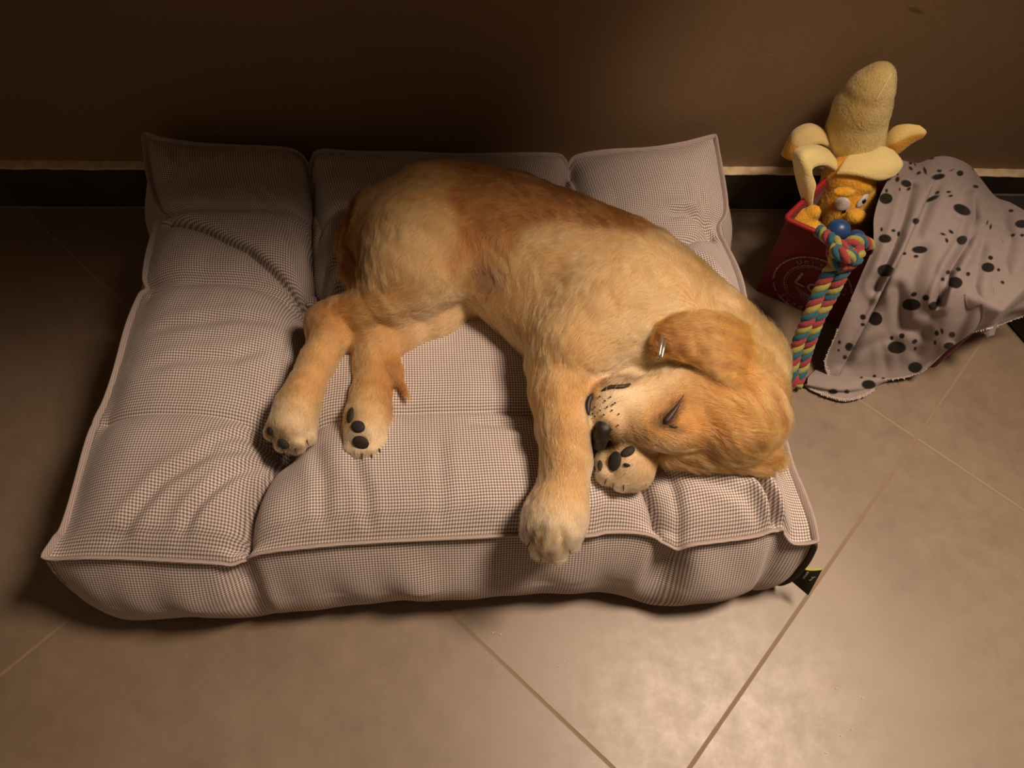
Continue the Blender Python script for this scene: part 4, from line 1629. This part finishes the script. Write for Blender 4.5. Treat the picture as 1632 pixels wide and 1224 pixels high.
# short pile on the plush, as fine hairs
def pile(V, Fc, n, parent, colr, seed, L=.0032):
    def fn(P):
        D = np.repeat(np.array([[.3, -.4, -.5]]), len(P), 0)
        w_ = (.5 + .5 * np.tanh(wob(P[:, 0], P[:, 1] + P[:, 2], seed, 8, 60, 160)))[:, None]
        return np.array(colr[0]) * w_ + np.array(colr[1]) * (1 - w_), D, np.full(len(P), L)
    return fur('plush_pile', V, Fc, n, parent, seed, fn, rad=.00013, lift_=.9, clump=.8)


pile(BVo, BFo, 26000, bod, ((.80, .40, .03), (.86, .50, .07)), 12)
me_ = inn.data
v_ = np.zeros(len(me_.vertices) * 3)
me_.vertices.foreach_get('co', v_)
v_ = v_.reshape(-1, 3) + 0
pile(v_, [tuple(p.vertices) for p in me_.polygons], 30000, inn, ((.72, .54, .20), (.84, .70, .38)), 13, .0018)

# ------------------------------------------------------------------ rope toy with blue ball
m_ropes = [plain('rope_yellow', (.33, .31, .085), .9, .1, .2, nscale=900, namp=.25, bump=.6, bdist=.0006), plain('rope_pink', (.31, .052, .060), .9, .1, .2, nscale=900, namp=.25, bump=.6, bdist=.0006), plain('rope_blue', (.034, .115, .16), .9, .1, .2, nscale=900, namp=.25, bump=.6, bdist=.0006)]


def rope(name, C, R, pitch, parent, ph0=0.0, strands=3, handed=1, n=None):
    C = np.asarray(C)
    Lg = np.linalg.norm(np.diff(C, axis=0), axis=1).sum()
    n = n or max(60, int(Lg / .0014))
    C = resample(C, n)
    T, N, B = frames(C, (0.1, 0, 1))
    s = np.linspace(0, Lg, n)
    P_, mi, Vs, Fs, cnt = [], [], [], [], 0
    for k in range(strands):
        a = ph0 + handed * 2 * math.pi * s / pitch + 2 * math.pi * k / strands
        off = R * .50
        D = C + N * (np.cos(a) * off)[:, None] + B * (np.sin(a) * off)[:, None]
        rr_ = R * .56 * (1 + .05 * np.sin(s * 2600 + k))
        v, f = sweep(D, rr_, k=9)
        Vs.append(v)
        Fs += [tuple(i + cnt for i in q) for q in f]
        mi += [k % 3] * len(f)
        cnt += len(v)
    o = mesh(name, np.vstack(Vs), Fs, m_ropes, parent)
    o.data.polygons.foreach_set('material_index', mi)
    return o


rt = empty('rope_toy', tuple(at(1268, 615, 0)), 'rainbow twisted rope dog toy with blue rubber ball hanging over the red box edge', 'dog toy')


def A3(L):
    return np.array([at(*p) for p in L])


legA = A3([(1345, 398, .172), (1336, 412, .168), (1318, 440, .146), (1302, 473, .121), (1290, 505, .098), (1277, 534, .073), (1268, 560, .052), (1263, 585, .032), (1264, 604, .018), (1268, 615, .0095)])
legB = A3([(1352, 402, .172), (1349, 420, .162), (1337, 445, .146), (1323, 473, .122), (1306, 503, .100), (1293, 536, .073), (1285, 560, .052), (1279, 582, .034), (1273, 602, .018), (1268, 615, .0095)])
rope('rope_leg', catmull(legA, 260), .0088, .030, rt, 0.4)
rope('rope_leg', catmull(legB, 260), .0088, .030, rt, 2.2)
rope('rope_end', catmull(A3([(1352, 402, .176), (1338, 392, .184), (1322, 380, .182), (1306, 368, .170)]), 90), .0085, .028, rt, 1.0)
rope('rope_end', catmull(A3([(1342, 396, .176), (1357, 387, .184), (1372, 385, .180), (1386, 391, .168)]), 90), .0085, .028, rt, 2.0)
kn = [catmull(A3([(1330, 396, .180), (1338, 404, .188), (1352, 410, .186), (1364, 404, .174), (1360, 396, .164)]), 80),
      catmull(A3([(1362, 392, .176), (1368, 402, .180), (1362, 415, .176), (1350, 420, .170), (1336, 418, .168)]), 80),
      catmull(A3([(1330, 392, .170), (1328, 404, .172), (1334, 418, .170), (1346, 424, .168)]), 60)]
for i, c in enumerate(kn):
    rope('knot', c, .0086, .028, rt, i * 1.3)
m_ball = plain('blue_rubber', (.020, .060, .190), .38, .5, nscale=60)
v_, f_ = ellipsoid(at(1336, 367, .182), (.0155, .0145, .0145), nu=32, nv=20)
mesh('ball', v_, f_, m_ball, rt)
v_, f_ = ellipsoid(at(1364, 380, .168), (.0125, .0115, .0115), nu=32, nv=20)
mesh('ball', v_, f_, m_ball, rt)

# ------------------------------------------------------------------ paw print blanket
BN = [
    [(1437, 256, .150), (1462, 261, .152), (1490, 251, .155), (1515, 251, .150), (1543, 263, .130), (1561, 284, .110), (1586, 314, .115), (1612, 325, .125), (1655, 350, .125)],
    [(1408, 300, .170), (1440, 300, .175), (1472, 300, .176), (1505, 300, .175), (1540, 308, .160), (1562, 318, .135), (1590, 345, .145), (1624, 362, .160), (1668, 385, .160)],
    [(1393, 345, .176), (1428, 348, .180), (1460, 350, .182), (1496, 352, .180), (1530, 358, .174), (1558, 368, .158), (1592, 388, .163), (1630, 405, .164), (1672, 420, .160)],
    [(1391, 392, .166), (1422, 398, .171), (1452, 400, .174), (1486, 405, .175), (1520, 412, .172), (1552, 422, .165), (1590, 432, .160), (1632, 445, .155), (1676, 455, .130)],
    [(1374, 436, .142), (1406, 443, .147), (1440, 449, .152), (1476, 455, .156), (1513, 462, .160), (1548, 468, .161), (1588, 470, .155), (1630, 476, .115), (1674, 480, .090)],
    [(1351, 488, .104), (1386, 494, .106), (1424, 500, .108), (1462, 504, .114), (1500, 508, .122), (1538, 508, .132), (1574, 500, .138), (1612, 492, .108), (1660, 488, .085)],
    [(1330, 537, .062), (1366, 542, .063), (1406, 546, .064), (1446, 548, .068), (1486, 550, .074), (1522, 544, .090), (1558, 524, .112), (1594, 506, .090), (1640, 495, .075)],
    [(1314, 576, .026), (1352, 580, .026), (1392, 582, .027), (1432, 582, .028), (1466, 580, .034), (1494, 568, .052), (1538, 532, .086), (1588, 516, .074), (1632, 500, .066)],
    [(1319, 600, .008), (1350, 606, .008), (1390, 607, .008), (1430, 604, .009), (1455, 598, .014), (1474, 590, .030), (1530, 540, .080), (1586, 520, .066), (1632, 502, .060)]]
NBu, NBv = 620, 520
PX = patch([[(float(a), float(b), z * 1000) for a, b, z in r] for r in BN], NBu, NBv)
bx, by, bz = PX[..., 0], PX[..., 1], PX[..., 2] / 1000


def pdist(L, x, y):
    best = np.full(x.shape, 1e9)
    sd = np.zeros(x.shape)
    for a, b in zip(L[:-1], L[1:]):
        a, b = np.array(a, float), np.array(b, float)
        ab = b - a
        t = np.clip(((x - a[0]) * ab[0] + (y - a[1]) * ab[1]) / (ab @ ab), 0, 1)
        dx, dy = x - a[0] - t * ab[0], y - a[1] - t * ab[1]
        d = np.hypot(dx, dy)
        m = d < best
        best[m] = d[m]
        sd[m] = np.sign(dx * ab[1] - dy * ab[0])[m]
    return best, sd


dz = 0
for L, dep, w in [([(1548, 312), (1552, 350), (1540, 390), (1515, 430), (1496, 480)], .017, 7), ([(1452, 300), (1440, 350), (1424, 395), (1398, 460)], .009, 8), ([(1500, 290), (1480, 325), (1462, 370)], .005, 8),
                  ([(1600, 345), (1604, 400), (1590, 460)], .008, 12), ([(1470, 400), (1445, 470), (1420, 540)], .005, 12), ([(1400, 450), (1370, 520), (1345, 580)], .006, 10), ([(1560, 400), (1550, 470), (1520, 540)], .006, 10),
                  ([(1430, 460), (1440, 520), (1470, 530)], .006, 9), ([(1330, 590), (1360, 560), (1400, 545)], .003, 8), ([(1408, 560), (1412, 605), (1414, 620)], .003, 7), ([(1500, 445), (1490, 500), (1460, 560)], .004, 9)]:
    d, s = pdist(L, bx, by)
    dep *= .62
    dz = dz - dep * np.exp(-(d / w) ** 2) + dep * .45 * np.exp(-((d - 2 * w) / w) ** 2)
# sharp overlapping fold running down the left third: the left side stands higher
Lf = [(1484, 300), (1458, 360), (1440, 400), (1412, 450), (1382, 512), (1352, 566), (1334, 604)]
d, s = pdist(Lf, bx, by)
dz = dz + np.where(s < 0, 0.0095 * np.exp(-d / 16) * (1 - np.exp(-d / 1.4)), -.0055 * np.exp(-d / 14))
fade = np.clip(bz / .03, .12, 1)
dz = dz * fade + .0016 * wob(bx, by, 61, 9, .02, .08) * fade
bz = np.maximum(bz + dz, .0035)


def ray_points(x, y, z):
    d = np.stack([(x - W / 2) / F, -(y - H / 2) / F, -np.ones_like(x)], -1) @ M3.T
    t = (z - CH) / d[..., 2]
    return CAM + d * t[..., None]


def inside_poly(P, cor, pad):
    m = np.ones(P.shape[:-1], bool)
    for i in range(len(cor)):
        a, b = cor[i], cor[(i + 1) % len(cor)]
        e = (b - a) / np.linalg.norm(b - a)
        nrm_ = np.array([e[1], -e[0]])
        m &= ((P[..., :2] - a) @ nrm_) < pad
    return m


def unclip(x, y, z):
    z_in = z.copy()
    for _ in range(60):
        P = ray_points(x, y, z)
        bad = (inside_poly(P, cor, .0145) & (P[..., 2] < BH + .0075)) | (inside_poly(P, kc, .008) & (P[..., 2] < .062))
        if not bad.any():
            break
        z = np.where(bad, z + .003, z)
    def blur(a, k):
        for _ in range(k):
            b_ = a.copy()
            b_[1:-1, 1:-1] = .25 * (a[:-2, 1:-1] + a[2:, 1:-1] + a[1:-1, :-2] + a[1:-1, 2:])
            a = b_
        return a
    m = np.clip(blur((z > z_in + .0005).astype(float), 60) * 3, 0, 1)
    return z + (blur(z, 90) + .0012 - z) * m


bz = unclip(bx, by, bz)
S1 = ray_points(bx, by, bz)
S1[..., 1] = np.minimum(S1[..., 1], .912)
PRT = [(1411.8, 317.6, 11, 9, 0), (1412.6, 305, 3, 4, 0), (1443.7, 293.6, 9, 6, .2), (1430, 287, 4, 5, .3), (1433.5, 303, 2, 4, 0), (1447.5, 302, 5, 3, -.5), (1428, 278, 5, 3, .3), (1450.6, 261, 4, 3, 0), (1451, 269.5, 5, 3, .7), (1457.6, 263, 2, 5, -.6), (1464, 277, 5, 3, -.5), (1474, 273, 3, 8, -.3), (1483, 253, 7, 3, 0), (1496.5, 273.4, 5, 3, 0), (1495, 282.7, 12, 5, -.2), (1516, 272, 6, 1.6, -.5), (1529, 277, 6, 5, 0), (1552, 271, 6, 2.5, .4), (1554, 298, 6, 3, .2), (1485.6, 317.6, 14, 4, -.4), (1494, 308, 5, 3, -.5), (1511, 306.8, 5, 2.5, -.1), (1514, 313, 5, 2.5, -.2), (1532, 335, 15, 8, .42), (1459, 353, 6, 5, -.8), (1502, 374, 6, 2.5, .3), (1515, 370.4, 6, 3, .6), (1508, 384, 3, 5, -.4), (1532, 383, 9, 7, -.5), (1410, 381, 10, 7, 0), (1405, 366.5, 3, 4, 0), (1422.7, 368, 4, 3, 0), (1432, 373.5, 4, 5, 0), (1465.4, 398.4, 14, 6.5, 0), (1459, 409, 5, 3, 0), (1440.5, 404.6, 4, 3, 0), (1572.5, 355.7, 2, 5, .2), (1578, 362.7, 2.5, 6, .2), (1611, 337, 5, 3, 0), (1628, 358, 11, 7, 0), (1614.5, 376, 5, 3, -.4), (1628.4, 376, 4, 3, 0), (1578, 411.6, 4, 4, 0), (1574, 427, 10, 8, 0), (1395.5, 391.4, 1.6, 5, 0), (1384.7, 401.5, 8, 6, 0), (1411, 431, 14, 10, 0), (1353, 463, 8, 7, 0), (1353, 478.5, 4, 4, 0), (1509.6, 434, 4.5, 4, 0), (1527.6, 430, 4, 4, 0), (1541.5, 437, 4, 4, 0), (1501, 445, 4, 4, 0), (1522, 450.8, 11, 9, 0), (1591, 431, 3, 3, 0), (1597, 451, 4, 3, .5), (1457, 468.8, 6, 4, -.3), (1476, 474, 6, 5, 0), (1487.5, 487, 8, 7, 0), (1453, 485, 15, 9.5, 0), (1375, 505, 6, 5, .3), (1375, 517, 4, 3, 0), (1395, 507.6, 11, 11, 0), (1493, 530, 4, 5, 0), (1501, 527, 3, 6, -.2), (1516.6, 532.5, 6, 5, 0), (1490, 545, 3, 5, 0), (1512, 550.5, 9, 6, 0), (1421, 538, 4, 4, 0), (1437.6, 535, 5, 4.5, 0), (1457, 543.6, 5.5, 4, -.6), (1458, 554.7, 3, 4, .5), (1429, 553, 15, 10, 0), (1338, 545, 3, 4, 0), (1353, 552, 7, 7, 0), (1336.5, 557.5, 2.5, 3, 0), (1346, 568.5, 4, 4, 0), (1458.4, 585, 12, 9, 0), (1393, 599, 4, 3, 0), (1372.5, 602, 3, 3, 0), (1407, 603, 4, 2.5, 0), (1327, 624, 9, 5, 0), (1349, 624, 5, 4, 0), (1383.6, 613, 12, 7, 0)]


def prints(x, y):
    m = np.zeros(x.shape)
    for a, b, rx, ry, g in PRT:
        c, s = math.cos(g), math.sin(g)
        dx, dy = x - a, y - b
        q = np.hypot((c * dx + s * dy) / rx, (-s * dx + c * dy) / ry)
        m = np.maximum(m, np.clip((1.06 - q) * min(rx, ry) / 1.6, 0, 1))
    return m


GREY, INK = np.array((.30, .252, .245)), np.array((.016, .013, .012))
pm = prints(bx, by)[..., None]
C1 = GREY * (1 - pm) + INK * pm
th = .0022


def thick(S_, C_, th):
    nv, nu = S_.shape[:2]
    N = np.cross(np.gradient(S_, axis=1), np.gradient(S_, axis=0))
    N /= np.linalg.norm(N, axis=2)[..., None] + 1e-12
    if N[..., 2].mean() < 0:
        N = -N
    A_, B_ = S_ + N * th * .5, S_ - N * th * .5
    n = nu * nv
    f = [tuple(reversed(q)) for q in grid_faces(nu, nv)]
    g = [tuple(i + n for i in reversed(q)) for q in f]
    rim = [i for i in range(nu)] + [j * nu + nu - 1 for j in range(1, nv)] + [(nv - 1) * nu + i for i in range(nu - 2, -1, -1)] + [j * nu for j in range(nv - 2, 0, -1)]
    e = [(rim[i], rim[(i + 1) % len(rim)], rim[(i + 1) % len(rim)] + n, rim[i] + n) for i in range(len(rim))]
    return np.vstack([A_.reshape(-1, 3), B_.reshape(-1, 3)]), f + g + e, np.vstack([C_.reshape(-1, 3)] * 2)


v1, f1, c1 = thick(S1, C1, th)
# lower fold lying on the floor in front
LN = [
    [(1300, 590, .0040), (1330, 588, .0050), (1370, 590, .0050), (1410, 592, .0050), (1440, 594, .0040)],
    [(1288, 602, .0120), (1315, 606, .0150), (1355, 607, .0150), (1395, 605, .0130), (1425, 603, .0060)],
    [(1286, 612, .0110), (1318, 618, .0150), (1350, 620, .0150), (1385, 615, .0110), (1405, 610, .0050)],
    [(1282, 614, .0050), (1316, 623, .0080), (1350, 626, .0080), (1380, 622, .0070), (1396, 616, .0040)],
    [(1292, 622, .0040), (1318, 633, .0050), (1348, 640, .0050), (1378, 632, .0040), (1392, 622, .0035)]]
P2 = patch([[(float(a), float(b), z * 1000) for a, b, z in r] for r in LN], 150, 70)
S2 = ray_points(P2[..., 0], P2[..., 1], P2[..., 2] / 1000)
pm = prints(P2[..., 0], P2[..., 1])[..., None]
C2 = GREY * (1 - pm) + INK * pm
v2, f2, c2 = thick(S2, C2, th)
# little twisted tuft hanging at the corner
LT = [[(1555, 520, .102), (1570, 512, .104), (1588, 508, .100)], [(1562, 528, .094), (1574, 520, .099), (1588, 514, .095)], [(1569, 532, .085), (1576, 526, .091), (1585, 523, .087)], [(1572, 538, .078), (1577, 535, .082), (1582, 534, .078)]]
P3 = patch([[(float(a), float(b), z * 1000) for a, b, z in r] for r in LT], 24, 24)
S3 = ray_points(P3[..., 0], P3[..., 1], P3[..., 2] / 1000)
v3, f3, c3 = thick(S3, np.zeros((24, 24, 3)) + GREY, .004)


def fleece():
    t = NT('paw_print_fleece')
    a = t.n('ShaderNodeAttribute', attribute_name='Col')
    co = t.n('ShaderNodeTexCoord').outputs['Object']
    n = t.noise(90, 4, co)
    n2 = t.noise(900, 3, co)
    t.col(t.mix(.35, a.outputs['Color'], t.mix(t.ramp(n, .3, .7), (.75, .75, .75), (1, 1, 1)), 'MULTIPLY'), .95, .1, .08)
    t.bump(t.math('ADD', n2, t.math('MULTIPLY', n, .5)), .5, .0010)
    return t.m


Vb, Fb = join([(v1, f1), (v2, f2), (v3, f3)])
blk = empty('blanket', tuple(at(1400, 600, 0)), 'grey fleece blanket with black paw prints draped over the red box', 'blanket')
mesh('fleece_cloth', Vb, Fb, fleece(), blk, col=np.vstack([c1, c2, c3]))
hem = []


def stitch(C, amp, pitch, seed):
    C = np.asarray(C)
    Lg = np.linalg.norm(np.diff(C, axis=0), axis=1).sum()
    n = int(Lg / pitch) * 4
    C = resample(C, n)
    T, N, B = frames(C)
    r = np.random.RandomState(seed)
    pat = np.tile([1.0, .2, -1.0, -.2], n // 4 + 1)[:n] * (1 + .35 * r.normal(0, 1, n))
    P = C + B * (pat * amp)[:, None] + np.array([0, 0, 1]) * (.0018 + .0006 * r.rand(n))[:, None]
    return sweep(catmull(P, n * 3), .00050, k=5)


nb_ = S1.shape[0]
hem.append(stitch(S1[int(nb_ * .72):, 3][::6], .0022, .0030, 1))
hem.append(stitch(S1[-3, :int(S1.shape[1] * .64)][::6], .0022, .0026, 2))
hem.append(stitch(S1[-3, int(S1.shape[1] * .74):][::6], .0026, .0026, 3))
hem.append(stitch(S1[-8, int(S1.shape[1] * .74):][::6], .0020, .0030, 5))
hem.append(stitch(S2[-3, :][::4], .0020, .0026, 4))
v_, f_ = join(hem)
mesh('hem_stitching', v_, f_, plain('pale_overlock_thread', (.58, .50, .46), .9, .1), blk)

# crumbs on the tiles
mc = plain('crumb', (.75, .66, .5), .8, .2)
R_ = np.random.RandomState(9)
for i, (a, b) in enumerate([(899, 1054), (891, 1062), (1333, 1097), (1375, 1113), (1358, 1163), (1341, 1173), (1317, 1200), (785, 1008), (798, 1011)]):
    p = at(a, b, .0006)
    v_, f_ = ellipsoid(p, (.0011 + .0010 * R_.rand(), .0006, .0006), nu=8, nv=6)
    o = mesh('crumb', v_, f_, mc)
    o['label'] = 'tiny pale crumb on the floor tile in front of the dog bed'
    o['category'] = 'crumb'
    o['group'] = 'crumbs on the floor tiles'
